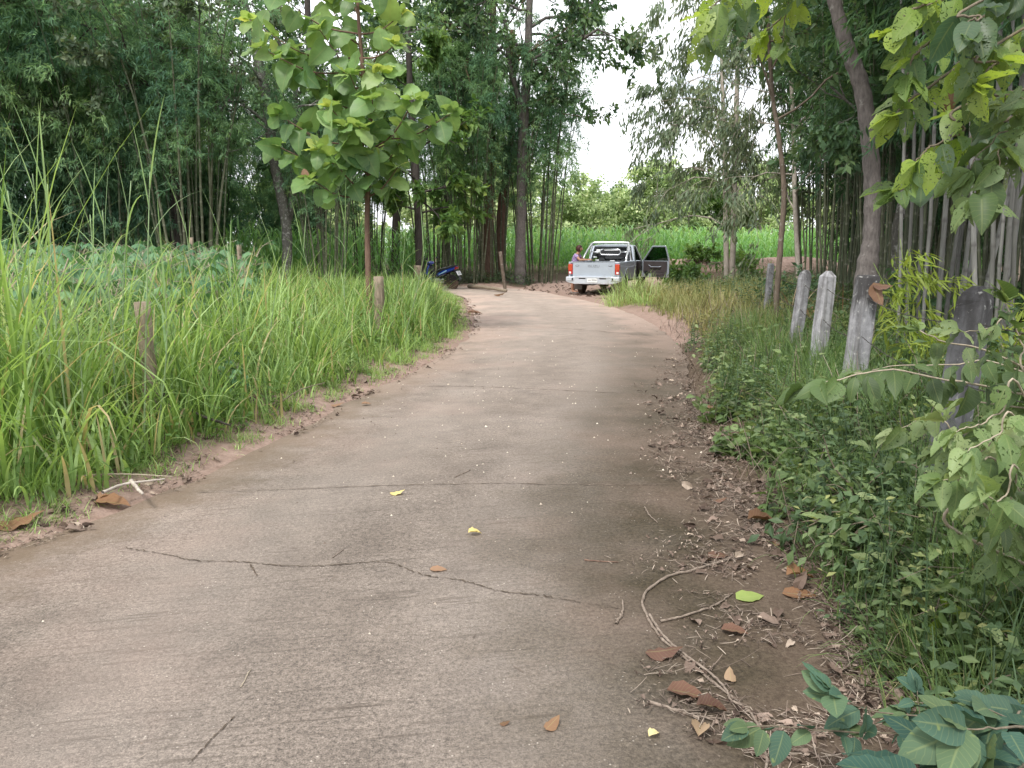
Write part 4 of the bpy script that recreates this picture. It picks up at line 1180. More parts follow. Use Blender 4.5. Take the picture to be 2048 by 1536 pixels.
# --- cassava patch
def cassava_proto(seed):
    root = thing('cassava_plant', None, 'cassava')
    sg, lg = Geo(), Geo()
    Pn, D, U, Z, Rn = [], [], [], [], []
    h = rng.uniform(1.0, 1.35)
    for s_ in range(3):
        az = s_ * 2.1 + rng.uniform(0, 1); pts = spline([(0, 0, -.05), (.06 * math.cos(az), .06 * math.sin(az), h * .5), (.3 * math.cos(az), .3 * math.sin(az), h * rng.uniform(.85, 1.0))], 8)
        tube(sg, pts, np.linspace(.014, .006, 8), 5)
        for q in range(13):
            t = .35 + .65 * q / 12; p = pts[min(7, int(t * 7))] + rng.normal(0, .02, 3)
            a2 = q * 2.4 + rng.uniform(0, .5); el = rng.uniform(.0, .7)
            o = np.array([math.cos(a2) * math.cos(el), math.sin(a2) * math.cos(el), math.sin(el)])
            e = p + o * rng.uniform(.18, .30)
            tube(sg, np.array([p, (p + e) / 2 + (0, 0, .02), e]), .003, 4, cap=False)
            out = nrm(o * np.array([1, 1, 0])); sd = np.cross([0, 0, 1.], out); tone = rng.uniform(.2, .9)
            for lob in range(6):
                b = (lob - 2.5) * .62
                dd = nrm(out * math.cos(b) + sd * math.sin(b) + np.array([0, 0, -.62]))
                Pn.append(e); D.append(dd); U.append(nrm(np.array([0, 0, 1.]) + out * .5)); Z.append(rng.uniform(.12, .19)); Rn.append(np.clip(tone + rng.normal(0, .06), 0, 1))
    scatter(lg, leaf_tpl(3, .155, .2, .3), np.array(Pn), frames(np.array(D), np.array(U)), np.array(Z), np.array(Rn))
    sg.build('stem', M['stem_pale'], root); lg.build('leaves', M['cassava'], root, smooth=False)
    return root
cps = [cassava_proto(i) for i in range(3)]
cpts = []
for y in np.arange(7.6, 21.5, .95):
    for x in np.arange(-13.5, -2.2, .88):
        xx, yy = x + rng.uniform(-.25, .25), y + rng.uniform(-.25, .25)
        px = 1024 + xx / yy * FPX
        if -120 < px < 500 - max(0, yy - 17) * 14 and road_dist([xx], [yy])[0][0] > 2.3 + .4 * rng.uniform():
            cpts.append((xx, yy))
for i, (x, y) in enumerate(cpts):
    place(cps[i % 3], x, y, rng.uniform(0, 6.28), rng.uniform(.85, 1.15), 'blue green cassava plant with drooping fingered leaves in the patch at left', 'cassava plants in the patch at left')
# the small cassava seedlings by the road
for (px, py, lab) in ((470, 868, 'small cassava seedling at the grass edge, under the weathered round post'), (590, 770, 'small cassava seedling with drooping leaves at the foot of the tall grass by the road')):
    p = G(px, py - 28); place(cps[0], p[0], p[1], rng.uniform(0, 6), .40, lab, sz=.42)

# ------------------------------------------------------------------ maize field
def maize(q, hgt):
    g = Geo(); n = len(q); z = H(q[:, 0], q[:, 1]); h = hgt * rng.uniform(.85, 1.1, n)
    tn = rng.uniform(.1, .8, n)
    for k_ in range(9):
        t = .12 + .80 * k_ / 8
        p = np.stack([q[:, 0], q[:, 1], z + h * t], -1) + rng.normal(0, .02, (n, 3))
        blades(g, p, k_ * 3.14 + rng.normal(0, .5, n) + tn * 6, rng.uniform(.55, .95, n) * (1.15 - .4 * t), rng.uniform(.06, .095, n), rng.uniform(.25, .6, n), rng.uniform(.9, 2.1, n), 5, np.clip(tn * .6 + .35 * t + rng.normal(0, .1, n), 0, 1))
    P0 = np.stack([q[:, 0], q[:, 1], z], -1)
    blades(g, P0, rng.uniform(0, 6.28, n), h, .035, 0.0, .04, 3, .4, tip=.4)
    return g
mq = []
for y in np.arange(26.0, 55, .72):
    for x in np.arange(-16 - (y - 30) * .2, 24, .32):
        xx = x + rng.normal(0, .05); yy = y + rng.normal(0, .06)
        front = 37.5 if xx > 3 else (38.0 if xx > -3.6 else (26.0 if xx < -5.0 else 31.5))
        if yy < front: continue
        if yy > front + 6 and rng.uniform() < .6: continue
        if xx < -10.2 + .06 * (yy - 26) or (yy < 31 and xx > -4.6): continue
        mq.append((xx, yy))
mq = np.array(mq)
tag(maize(mq, 2.05).build('maize_field', M['corn'], smooth=False), 'green maize field standing behind the grove and the truck', 'maize', kind='stuff')

# ------------------------------------------------------------------ right side undergrowth
RG_POLY = [(.9, 1.6), (1.2, 5), (1.2, 8), (1.2, 11), (1.2, 15), (1.2, 19), (1.9, 22.6), (4.2, 22.8), (7, 24), (8, 30), (14, 30), (12, 18), (9, 10), (6, 4), (3.5, 1.6)]
def rsel(n, lo, hi, y0, y1, seed, thr=0.0, s=.5, band=.25):
    q = sample(RG_POLY, n); d, lf = road_dist(q[:, 0], q[:, 1])
    k_ = (~lf) & (d > lo + band * vnoise(q[:, 0], q[:, 1], .7, seed)) & (d < hi) & (q[:, 1] > y0) & (q[:, 1] < y1) & (vnoise(q[:, 0], q[:, 1], s, seed + 1) > thr)
    return q[k_], d[k_]
# grass: greener and sparse near the viewer, dry and dense beyond
q, d = along(RR, 118000, -.22, 2.6, 1.7, 12)
kq = ((d > 0) | (q[:, 1] < 4.3)) & (rng.uniform(0, 1, len(q)) < (.12 + sstep(.35, .6, vnoise(q[:, 0], q[:, 1], .45, 82))) * sstep(.0, .55, d + .25 * sstep(4.6, 3.4, q[:, 1]) - .30 * vnoise(q[:, 0], q[:, 1], .7, 81) * sstep(2.2, 4.5, q[:, 1])) * .75); q, d = q[kq], d[kq]
g = Geo()
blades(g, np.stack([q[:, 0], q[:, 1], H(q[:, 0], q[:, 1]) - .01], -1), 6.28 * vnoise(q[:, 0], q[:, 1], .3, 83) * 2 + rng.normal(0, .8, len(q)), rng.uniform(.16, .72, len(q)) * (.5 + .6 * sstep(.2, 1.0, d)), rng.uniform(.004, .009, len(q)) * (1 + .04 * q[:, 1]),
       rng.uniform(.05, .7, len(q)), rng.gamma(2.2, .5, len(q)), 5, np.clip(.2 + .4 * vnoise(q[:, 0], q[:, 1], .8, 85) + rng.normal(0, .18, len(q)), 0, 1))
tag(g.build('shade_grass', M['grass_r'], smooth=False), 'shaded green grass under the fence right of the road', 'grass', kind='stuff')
q, d = rsel(110000, .22, 5.0, 9.5, 30, 91, .25, .8, .3)
g = Geo()
hl = .22 + .35 * sstep(.2, 1.4, d)
blades(g, np.stack([q[:, 0], q[:, 1], H(q[:, 0], q[:, 1]) - .01], -1), rng.uniform(0, 6.28, len(q)), hl * rng.uniform(.5, 1.3, len(q)), rng.uniform(.008, .015, len(q)) * (1 + .015 * q[:, 1]),
       rng.uniform(.05, .6, len(q)), rng.gamma(2.0, .5, len(q)), 5, np.clip(.05 + .6 * vnoise(q[:, 0], q[:, 1], 1.1, 93) + rng.normal(0, .2, len(q)), 0, 1))
tag(g.build('dry_grass', M['grass_dry'], smooth=False), 'straw tinted grass on the right verge in front of the truck', 'grass', kind='stuff')
q, d = along(RR, 8600, -.22, 3.0, 1.8, 13)
kq = ((d > 0) | (q[:, 1] < 4.3)) & (vnoise(q[:, 0], q[:, 1], .5, 102) > .40) & (d > -.16 + .18 * sstep(3.4, 4.6, q[:, 1]) + .55 * vnoise(q[:, 0], q[:, 1], .7, 101) * sstep(2.2, 4.5, q[:, 1])); q, d = q[kq], d[kq]
weeds('undergrowth', 'shaded leafy undergrowth along the right verge below the fence', q, M['weed'], .10, .55, .062, 11, OVAL_S, tone=(.1, .9))
q, d = along(RR, 4200, .0, 3.0, 1.8, 16)
g = Geo(); n = len(q)
blades(g, np.stack([q[:, 0], q[:, 1], H(q[:, 0], q[:, 1])], -1), rng.uniform(0, 6.28, n), rng.uniform(.2, .85, n) * (.5 + .5 * sstep(.1, .8, d)), rng.uniform(.003, .006, n) * (1 + .04 * q[:, 1]), rng.uniform(.1, 1.2, n), rng.gamma(2, .4, n), 5, rng.uniform(.1, .8, n), tip=.5)
tag(g.build('dry_stems', M['straw'], smooth=False), 'bent dry stems and straws among the right verge weeds', 'dry stems', kind='stuff')
q, d = along(RR, 900, .2, 3.0, 2.2, 12)
weeds('broad_leaf_weeds', 'larger pale leaved weeds scattered through the right verge', q, M['bitten'], .2, .6, .11, 7, OVAL, tone=(.2, .9))
q, d = rsel(9000, 1.4, 7.5, 4, 29, 111, .35, 1.2, .6)
weeds('fence_weeds', 'knee high dark weeds around and behind the fence posts', q, M['weed'], .25, .85, .11, 11, OVAL_S, tone=(.05, .6))
q, d = along(RR, 1300, .0, 1.4, 2.4, 8)
kq = vnoise(q[:, 0], q[:, 1], .5, 122) > .55; q, d = q[kq], d[kq]
weeds('heart_leaf_creeper', 'round leaved creeper spilling from the right verge towards the slab', q, M['bitten'], .08, .34, .095, 6, leaf_tpl(5, .42, .15, .2, lambda t: math.sin(math.pi * min(1, t ** .6)) ** .6), tone=(.15, .7))
# forest floor cover under both thickets
q = sample([(-30, 22), (-4, 27.5), (-3, 29.5), (.8, 31), (.8, 35.5), (-12, 40), (-30, 40)], 9000)
d, lf = road_dist(q[:, 0], q[:, 1]); q = q[d > .5]
weeds('thicket_weeds', 'low dark weeds on the floor of the bamboo grove', q, M['weed'], .15, .6, .13, 8, OVAL_S, tone=(.05, .6))

# ------------------------------------------------------------------ bushes by the bank and the yard
def bush(label, x, y, h, wd, n, mat, size, tpl=OVAL_S, group=None, tone=(.1, .9), name='bush'):
    root = thing(name, label, 'bush', (x, y, gz(x, y)), 0, group)
    segs, twigs = [], []
    for i in range(n):
        az = rng.uniform(0, 6.28); grow((rng.normal(0, .08), rng.normal(0, .08), 0), (math.cos(az) * wd, math.sin(az) * wd, h * rng.uniform(.7, 1.1)), h * .8, .014, 1, segs, twigs, .1, (4, 6), .5)
    tg, lg = Geo(), Geo()
    for p_, r_ in segs: tube(tg, p_, r_, 4, cap=False)
    leaves_on(lg, twigs, 5, size, tpl, .25, .05, .7, seedtone=tone)
    tg.build('stems', M['twig'], root); lg.build('foliage', mat, root, smooth=False)
    return root
p = G(1372, 575); bush('leafy dark green bush right of the open truck door, in front of the earth bank', 6.15, 28.3, 1.05, .5, 15, M['tree_m'], .20, LANCE if False else OVAL_S)
bush('small green bush growing on top of the earth bank, left of the pale stemmed pair', 8.1, 34.0, .9, .5, 8, M['tree_m'], .18)
bush('dense bush at the foot of the pale stemmed pair', 8.9, 31.0, 1.2, .6, 9, M['tree_m'], .16)
bush('dark bush behind the slender brown tree stem', 6.2, 16.8, 1.0, .7, 12, M['tree_d'], .12)
bush('bramble covered bush between the slender tree and the fence posts', 4.9, 12.4, .85, .8, 14, M['weed'], .10)
bush('yellowish creeping bush at the bend on the right verge', 3.75, 14.2, .45, 1.2, 14, M['grass_dry'], .09)
bush('dark bush filling the gap behind the three fence posts', 4.5, 9.8, 1.0, .8, 14, M['weed'], .11)
bush('dark bush behind the domed fence post, below the grey culms', 3.5, 5.6, .9, .7, 14, M['weed'], .10)
bush('tangled bush under the lichen covered trunk', 6.4, 11.4, 1.2, .8, 14, M['tree_d'], .12)
bush('wild bush on the right border of the view, beside the bitten shrub', 3.05, 3.3, .75, .7, 14, M['weed'], .085)
bush('weedy bush under the branches of the bitten shrub', 2.55, 4.3, .5, .9, 13, M['weed'], .08)
bush('low weedy bush hiding the foot of the domed fence post', 2.0, 3.75, .62, .6, 15, M['weed'], .07)
bush('grassy green bush between the domed post and the black headed post', 2.5, 5.2, .62, .8, 15, M['weed'], .075)
# dry fern pile by the slender tree
q = np.array([G(1590, 655)]); g = Geo()
n = 130; pp = np.stack([4.25 + rng.normal(0, .22, n), 11.2 + rng.normal(0, .22, n), rng.uniform(.15, .75, n)], -1)
blades(g, pp, rng.uniform(0, 6.28, n), rng.uniform(.25, .6, n), rng.uniform(.01, .03, n), rng.uniform(.3, 1.4, n), rng.uniform(.4, 1.8, n), 6, rng.uniform(.4, 1, n))
tag(g.build('dry_fronds', M['dead'], smooth=False), 'heap of dry brown fronds beside the slender brown tree', 'dead fronds')
# light green grass tufts near the truck
def tuft(label, x, y, n, L, wd, mat, group=None, tone=.5, name='grass_tuft'):
    g = Geo(); a = rng.uniform(0, 6.28, n); r = wd * np.sqrt(rng.uniform(0, 1, n))
    pp = np.stack([r * np.cos(a), r * np.sin(a), np.full(n, -.02)], -1)
    blades(g, pp, a + rng.normal(0, .5, n), L * rng.uniform(.5, 1.2, n), .016, rng.uniform(.05, .5, n), rng.gamma(2.4, .5, n), 7, np.clip(tone + rng.normal(0, .15, n), 0, 1))
    o = g.build(name, mat, smooth=False, loc=(x, y, gz(x, y) + .05))
    return tag(o, label, 'grass tuft', group)
for (px, py, n, L, lab) in ((1262, 592, 170, 1.0, 'pale green arching grass tuft in front of the truck rear wheel'), (1235, 606, 120, .7, 'low grass tuft at the left tip of the dry grass, by the yard'), (1300, 596, 150, .85, 'grass tuft right under the open truck door'), (1345, 590, 110, .7, 'grass tuft in front of the leafy bush by the yard'), (1290, 612, 130, .6, 'grass tuft between the slab bend and the truck')):
    p = G(px, py, .1); tuft(lab, p[0], p[1], n, L, .4, M['grass'], 'grass tufts in front of the truck', .62)

# ------------------------------------------------------------------ overhanging branch (tree outside on the right)
def leafy_branches(root, base, branches, wood, leafm, size, tpls, r0=.012, tone=(.2, .9), step=.09, hang=.55, spread=.9, tipn=4, side_n=2):
    tg, lg = Geo(), Geo(); Pn, D, U, Z, Rn = [], [], [], [], []
    for br in branches:
        pts = np.array(br['p']) - base
        n = max(6, int(np.linalg.norm(np.diff(pts, axis=0), axis=1).sum() / .05))
        s = spline(pts, n); s += np.cumsum(rng.normal(0, .004, s.shape), 0) * np.linspace(0, 1, n)[:, None]
        ra = br.get('r', r0); tube(tg, s, np.linspace(ra, ra * .35, n), 7)
        tan = nrm(np.gradient(s, axis=0)); L = np.concatenate([[0], np.cumsum(np.linalg.norm(np.diff(s, axis=0), axis=1))])
        x = br.get('from', .25) * L[-1]; sg = 1; tb = rng.uniform(*tone)
        while x < L[-1]:
            i = min(n - 1, int(np.interp(x, L, np.arange(n)))); sg = -sg
            sd = nrm(np.cross(tan[i], [0, 0, 1.]))
            for _ in range(side_n):
                dd = nrm(tan[i] * rng.uniform(.1, .8) + sd * sg * spread * rng.uniform(.3, 1) + np.array([0, 0, -hang * rng.uniform(.2, 1.7)]) + rng.normal(0, .22, 3))
                Pn.append(s[i] + dd * .012); D.append(dd); U.append(nrm(np.array([0, -.35, 1.]) + rng.normal(0, .45, 3))); Z.append(br.get('size', size) * rng.uniform(.65, 1.2)); Rn.append(np.clip(tb + rng.normal(0, .2), 0, 1))
                sg = -sg
            x += br.get('step', step) * rng.uniform(.7, 1.3)
        for _ in range(tipn):
            dd = nrm(tan[-1] + rng.normal(0, .45, 3) + np.array([0, 0, -.25]))
            Pn.append(s[-1]); D.append(dd); U.append(nrm(np.array([0, -.3, 1.]) + rng.normal(0, .4, 3))); Z.append(br.get('size', size) * rng.uniform(.6, 1.0)); Rn.append(np.clip(tb + .2 + rng.normal(0, .1), 0, 1))
    Pn, D, U, Z, Rn = map(np.array, (Pn, D, U, Z, Rn)); ch = rng.integers(0, len(tpls), len(Pn))
    for q in range(len(tpls)):
        mk = ch == q
        if mk.any(): scatter(lg, tpls[q], Pn[mk], frames(D[mk], U[mk]), Z[mk], Rn[mk])
    tg.build('branches', wood, root); lg.build('leaves', leafm, root)
    return root
OVT = [leaf_tpl(8, .27, f, d, lambda t: math.sin(math.pi * min(1, t ** .85)) ** .7, w_) for f, d, w_ in ((.25, .25, .02), (-.1, .5, .035), (.7, .15, .03), (.3, -.25, .04))]
tb = np.array([4.3, 3.6, 0.0]); tb[2] = gz(4.3, 3.6)
ot = thing('overhanging_tree', 'big leaved tree outside the right border whose leafy boughs hang into the top right', 'tree', tb)
sg = Geo(); s = spline([(0, 0, 0, .14), (-.05, .05, 1.4, .12), (-.25, .0, 2.6, .10), (-.5, -.05, 3.6, .08), (-.8, 0, 4.6, .04)], 30); tube(sg, s[:, :3], s[:, 3], 12)
sg.build('trunk', M['bark_grey'], ot)
def B(px, r=.012, **k_): return dict(p=[P(*q) if len(q) == 3 else np.array(q[:3]) + 0 for q in px], r=r, **k_)
hub = (np.array([4.05, 3.6, 2.6]), np.array([3.8, 3.55, 3.4]))
def BB(start, px, r=.014, **k_): return dict(p=[start] + [P(*q) for q in px], r=r * .68, **k_)
brs = [BB(hub[0], [(2048, 225, 3.5), (1930, 310, 3.4), (1850, 352, 3.3), (1800, 360, 3.3)], .016, step=.11, **{'from': .35}),
       BB(hub[0], [(2040, 100, 3.5), (1900, 150, 3.4), (1820, 205, 3.3), (1770, 240, 3.25)], .014, **{'from': .3}),
       BB(hub[0], [(2000, 190, 3.2), (1930, 260, 3.1), (1860, 280, 3.1), (1840, 300, 3.1)], .010, **{'from': .4}),
       BB(hub[1], [(2000, 20, 3.4), (1900, 60, 3.3), (1830, 110, 3.2), (1780, 175, 3.2)], .014, **{'from': .3}),
       BB(hub[1], [(1950, -30, 3.2), (1860, 0, 3.1), (1800, 40, 3.1), (1770, 80, 3.1)], .012, **{'from': .4}),
       BB(hub[1], [(2010, -20, 2.9), (1960, 30, 2.8), (1920, 60, 2.8)], .010, **{'from': .4}),
       BB(hub[1], [(2040, 60, 2.9), (2000, 120, 2.8), (1960, 160, 2.8)], .010, **{'from': .5}),
       BB(hub[1], [(1880, -260, 3.6), (1720, -210, 3.6), (1610, -60, 3.6), (1575, 25, 3.6), (1550, 50, 3.6)], .012, step=.10, **{'from': .7}),
       BB(hub[1], [(1850, -160, 3.3), (1650, -110, 3.3), (1540, -30, 3.3), (1500, 20, 3.3)], .014, step=.09, **{'from': .5}),
       BB(hub[1], [(1850, -160, 3.2), (1620, -150, 3.1), (1490, -60, 3.1), (1410, 20, 3.1)], .014, step=.09, **{'from': .6}),
       BB(hub[1], [(1800, -160, 3.4), (1580, -120, 3.5), (1480, -20, 3.5), (1420, 50, 3.5)], .010, step=.10, **{'from': .6}),
       BB(hub[1], [(1800, -260, 3.5), (1640, -160, 3.5), (1600, -40, 3.5), (1590, 50, 3.5)], .010, step=.09, **{'from': .7}),
       BB(hub[1], [(1850, -200, 3.3), (1600, -190, 3.2), (1480, -70, 3.2), (1430, 20, 3.2), (1420, 60, 3.2)], .010, step=.08, **{'from': .7})]
leafy_branches(ot, tb, brs, M['twig'], M['overhang'], .148, OVT, tone=(.05, .95), step=.075, hang=.7)
og = Geo(); scatter(og, OVT[0], np.array([P(1905, 180, 3.3)]) - tb, frames(nrm(np.array([[-.1, 0, -1.]])), np.array([[0, -1., .2]])), .10, .6)
o_ = og.build('withered_leaf', M['rust_leaf'], ot); o_["label"] = "rust coloured withered leaf hanging among the green ones"

# --- bitten shrub: pale perforated leaves on long twigs at the right
bs = np.array([2.45, 3.1, 0.0]); bs[2] = gz(2.45, 3.1)
sh = thing('bitten_shrub', 'shrub with pale insect bitten leaves on long twigs before the domed post', 'shrub', bs)
BT = [leaf_tpl(8, w_, f, d, lambda t: math.sin(math.pi * min(1, t ** .8)) ** .75, .028) for f, d, w_ in ((.2, .35, .28), (.6, .15, .25), (-.15, .5, .24), (.9, .3, .3))]
hb = np.array([2.1, 2.75, .35]); h2 = np.array([2.35, 2.9, .95])
brs = [BB(h2, [(1960, 770, 2.75), (1890, 765, 2.7), (1790, 752, 2.65), (1700, 770, 2.6), (1625, 795, 2.6)], .007, step=.05, size=.105, **{'from': .1}),
       BB(h2, [(2030, 725, 2.7), (1960, 700, 2.65), (1880, 688, 2.6), (1830, 672, 2.6)], .007, step=.05, size=.10, **{'from': .05}),
       BB(h2, [(2040, 650, 2.6), (1990, 660, 2.55), (1930, 668, 2.5)], .005, step=.045, size=.10),
       BB(hb, [(1960, 1000, 2.4), (1930, 900, 2.4), (1895, 850, 2.4)], .008, step=.045, size=.105),
       BB(hb, [(1905, 1060, 2.5), (1915, 1000, 2.45), (1930, 930, 2.4), (2000, 870, 2.3)], .010, step=.045, size=.115),
       BB(hb, [(2000, 930, 2.3), (1960, 950, 2.2), (1900, 955, 2.15)], .006, step=.045, size=.115),
       BB(hb, [(2040, 850, 2.2), (2000, 880, 2.15), (1950, 905, 2.1)], .006, step=.045, size=.11),
       BB(hb, [(2046, 780, 2.3), (2000, 810, 2.3), (1950, 830, 2.3), (1900, 835, 2.3)], .006, step=.045, size=.105),
       BB(hb, [(2040, 940, 2.1), (2010, 990, 2.05), (1960, 985, 2.0)], .006, step=.045, size=.11),
       BB(h2, [(2060, 900, 2.2), (2030, 960, 2.2), (2000, 1040, 2.2)], .006, step=.05, size=.10),
       BB(h2, [(2070, 760, 2.4), (2035, 690, 2.4), (2010, 620, 2.4)], .006, step=.05, size=.10),
       BB(h2, [(2000, 810, 2.8), (1930, 800, 2.9), (1860, 830, 2.95), (1800, 850, 3.0)], .006, step=.045, size=.10),
       BB(h2, [(2020, 880, 2.7), (1960, 860, 2.8), (1880, 900, 2.9)], .006, step=.042, size=.105),
       BB(h2, [(2000, 730, 2.8), (1900, 730, 2.8), (1760, 735, 2.8), (1690, 745, 2.8)], .005, step=.045, size=.085, **{'from': .1}),
       dict(p=[np.array(bs), hb, h2], r=.014, step=.2, **{'from': .9})]
leafy_branches(sh, bs, brs, M['stem_pale'], M['bitten'], .11, BT, tone=(.1, .8), hang=.35, side_n=1)
# --- bitten spray higher up at the right border
b2 = np.array([2.62, 3.35, 0.0]); b2[2] = gz(2.62, 3.35)
s2 = thing('bitten_sapling', 'thin sapling with ragged pale leaves at the right border, in front of the grey culms', 'shrub', b2)
h3 = np.array([2.6, 3.3, 1.9])
brs = [dict(p=[b2, np.array([2.62, 3.3, 1.1]), h3, np.array([2.5, 3.25, 2.3])], r=.012, step=.12, size=.13, **{'from': .75}),
       BB(h3, [(2048, 265, 3.1), (1985, 285, 3.0), (1940, 330, 3.0)], .006, step=.07, size=.16),
       BB(h3, [(2030, 290, 3.0), (1990, 330, 2.95), (1940, 390, 2.95)], .006, step=.08, size=.16),
       BB(h3, [(2040, 200, 3.0), (2010, 215, 3.0)], .006, step=.08, size=.15)]
leafy_branches(s2, b2, brs, M['twig'], M['bitten'], .15, BT, tone=(.4, .9), hang=.6)
# --- dark green compound leaves, bottom right corner
c0 = np.array([1.62, 1.75, 0.0]); c0[2] = gz(1.62, 1.75)
fc = thing('foreground_shrub', 'shrub with dark blue green oval leaves filling the bottom right corner', 'shrub', c0)
FT = [leaf_tpl(9, .31, f, d, lambda t: math.sin(math.pi * min(1, t ** .8)) ** .7, .022) for f, d in ((.18, .2), (.40, .1), (-.05, .35))]
hc = np.array([1.45, 1.85, .38])
brs = [BB(hc, [(1800, 1465, 2.0), (1680, 1462, 1.95), (1560, 1459, 1.93), (1480, 1458, 1.92)], .005, step=.062, size=.085, **{'from': .15}),
       BB(hc, [(1780, 1430, 2.0), (1690, 1410, 1.97), (1655, 1395, 1.97)], .004, step=.05, size=.10, **{'from': .3}),
       BB(hc, [(1870, 1500, 1.95), (1845, 1440, 1.98), (1840, 1385, 2.0)], .004, step=.045, size=.062, **{'from': .25}),
       BB(hc, [(1960, 1500, 1.6), (1850, 1500, 1.55), (1740, 1530, 1.5)], .006, step=.07, size=.125),
       BB(hc, [(2040, 1460, 1.6), (1990, 1470, 1.55), (1940, 1490, 1.5)], .006, step=.06, size=.13),
       BB(hc, [(2048, 1420, 1.75), (2010, 1440, 1.7), (1960, 1420, 1.7)], .006, step=.06, size=.12),
       BB(hc, [(2000, 1560, 1.45), (1900, 1560, 1.4), (1800, 1570, 1.4)], .006, step=.06, size=.12),
       dict(p=[c0, np.array([1.6, 1.8, .2]), hc], r=.009, step=.5, **{'from': .9})]
leafy_branches(fc, c0, brs, M['twig'], M['deep'], .10, FT, tone=(.1, 1.0), hang=.30, spread=.9, step=.05, side_n=2)
# --- lime green seedling in the right verge
p = G(1895, 1240, .0); ls = thing('lime_seedling', 'small seedling with yellow green leaves in the grass at lower right', 'seedling', (p[0] * .93, p[1] * .93, gz(p[0] * .93, p[1] * .93)))
lb = np.array(ls.location)
leafy_branches(ls, lb, [dict(p=[lb, P(1880, 1300, 2.85), P(1895, 1235, 2.8)], r=.004, step=.06, size=.085, **{'from': .6}), dict(p=[lb, P(1930, 1290, 2.85), P(1960, 1270, 2.8)], r=.003, step=.08, size=.06, **{'from': .6})], M['stem_green'], M['lime_leaf'], .085, [OVAL, BROAD], tone=(.2, .8), hang=.3)
for o_ in ls.children:
    if o_.name.startswith('leaves'): o_.data.materials[0] = M['bamboo_y']
# ------------------------------------------------------------------ fence posts
def concrete_post(px, Y, wpx, top_y, lean, label, head, mat):
    c = P(px, top_y, Y); wd = wpx * Y / FPX / 2 * (.70 if px > 1800 else .80)
    x0 = c[0] - lean; z0 = gz(x0, Y) - .25
    b = BM(); h = c[2] - z0
    n = 9; prev = None
    rings = []
    prof = [(0, 1.0), (.2, 1.0), (.4, .99), (.6, .98), (.8, .97), (.93, .96)]
    prof += {'point': [(.965, .90), (1.0, .30)], 'dome': [(.955, .90), (.98, .72), (1.0, .30)], 'flat': [(.985, .93), (1.0, .80)]}[head]
    for t, k_ in prof:
        ch = wd * .14
        w_ = wd * k_; a = ch * k_
        ring = [(-w_ + a, -w_), (w_ - a, -w_), (w_, -w_ + a), (w_, w_ - a), (w_ - a, w_), (-w_ + a, w_), (-w_, w_ - a), (-w_, -w_ + a)]
        ro = R(14 if px < 1800 else 32); ring = [(p_[0] * math.cos(ro) - p_[1] * math.sin(ro), p_[0] * math.sin(ro) + p_[1] * math.cos(ro)) for p_ in ring]
        rings.append([b.b.verts.new((p_[0] + lean * t + rng.normal(0, .0022), p_[1] + rng.normal(0, .0022), h * t)) for p_ in ring])
    for i in range(len(rings) - 1):
        for q in range(8): b.b.faces.new((rings[i][q], rings[i][(q + 1) % 8], rings[i + 1][(q + 1) % 8], rings[i + 1][q]))
    b.b.faces.new(rings[-1]); b.b.faces.new(rings[0][::-1])
    o = b.build('concrete_post', M[mat], bevel=.006)
    o.location = (x0, Y, z0)
    return tag(o, label, 'fence post', 'old concrete fence posts')
posts = [(1957, 4.05, 78, 572, .14, 'stout dark crusted concrete post with a domed head, nearest and rightmost of the fence', 'dome', 'post_dark'),
         (1737, 6.4, 46, 550, .10, 'concrete post with a black head in front of the leaning grey tree', 'flat', 'post_black_head'),
         (1657, 7.7, 33, 542, .08, 'whitish concrete post with a pointed head, between two slimmer posts', 'point', 'post_pale'),
         (1612, 9.4, 25, 540, .13, 'narrow leaning concrete post right of the slender brown tree', 'dome', 'post_grey'),
         (1542, 15.0, 13, 527, .06, 'small far concrete post half hidden behind the slender brown tree', 'flat', 'post_grey')]
POST = []
for q in posts:
    concrete_post(*q)
    POST.append(q)
# barbed wires from post to post
def wire(label, zf, ends):
    g = Geo(); pts = []
    for (px, Y, wpx, ty, ln, *_r) in reversed(POST):
        c = P(px, ty, Y); z0 = gz(c[0], Y); t = zf
        wd = wpx * Y / FPX / 2 * .82
        pts.append(np.array([c[0] - ln * (1 - t) - wd * .2, Y - wd * 1.12, z0 + (c[2] - z0) * t]))
    pts.append(np.array(ends))
    allp = []
    for a, b in zip(pts[:-1], pts[1:]):
        n = 24; t = np.linspace(0, 1, n)[:, None]
        s = a * (1 - t) + b * t; s[:, 2] -= .05 * 4 * (t * (1 - t))[:, 0]
        allp.append(s[:-1])
    s = np.concatenate(allp + [pts[-1][None]])
    tube(g, s, .0028, 5, cap=False)
    L = np.concatenate([[0], np.cumsum(np.linalg.norm(np.diff(s, axis=0), axis=1))])
    for x in np.arange(.05, L[-1], .11):
        p_ = np.array([np.interp(x, L, s[:, i]) for i in range(3)])
        for _ in range(2):
            d_ = rand_unit(1)[0]; tube(g, np.array([p_ - d_ * .016, p_, p_ + d_ * .016]), np.array([.0008, .0022, .0008]), 4, cap=False)
    tag(g.build('barbed_wire', M['wire']), label, 'wire', 'barbed wires of the right fence')
wire('uppermost rusty barbed wire strung along the concrete posts', .86, (2.9, 2.2, 1.22))
wire('middle rusty barbed wire strung along the concrete posts', .62, (2.9, 2.2, .9))
wire('lowest rusty barbed wire strung along the concrete posts', .34, (2.9, 2.2, .5))

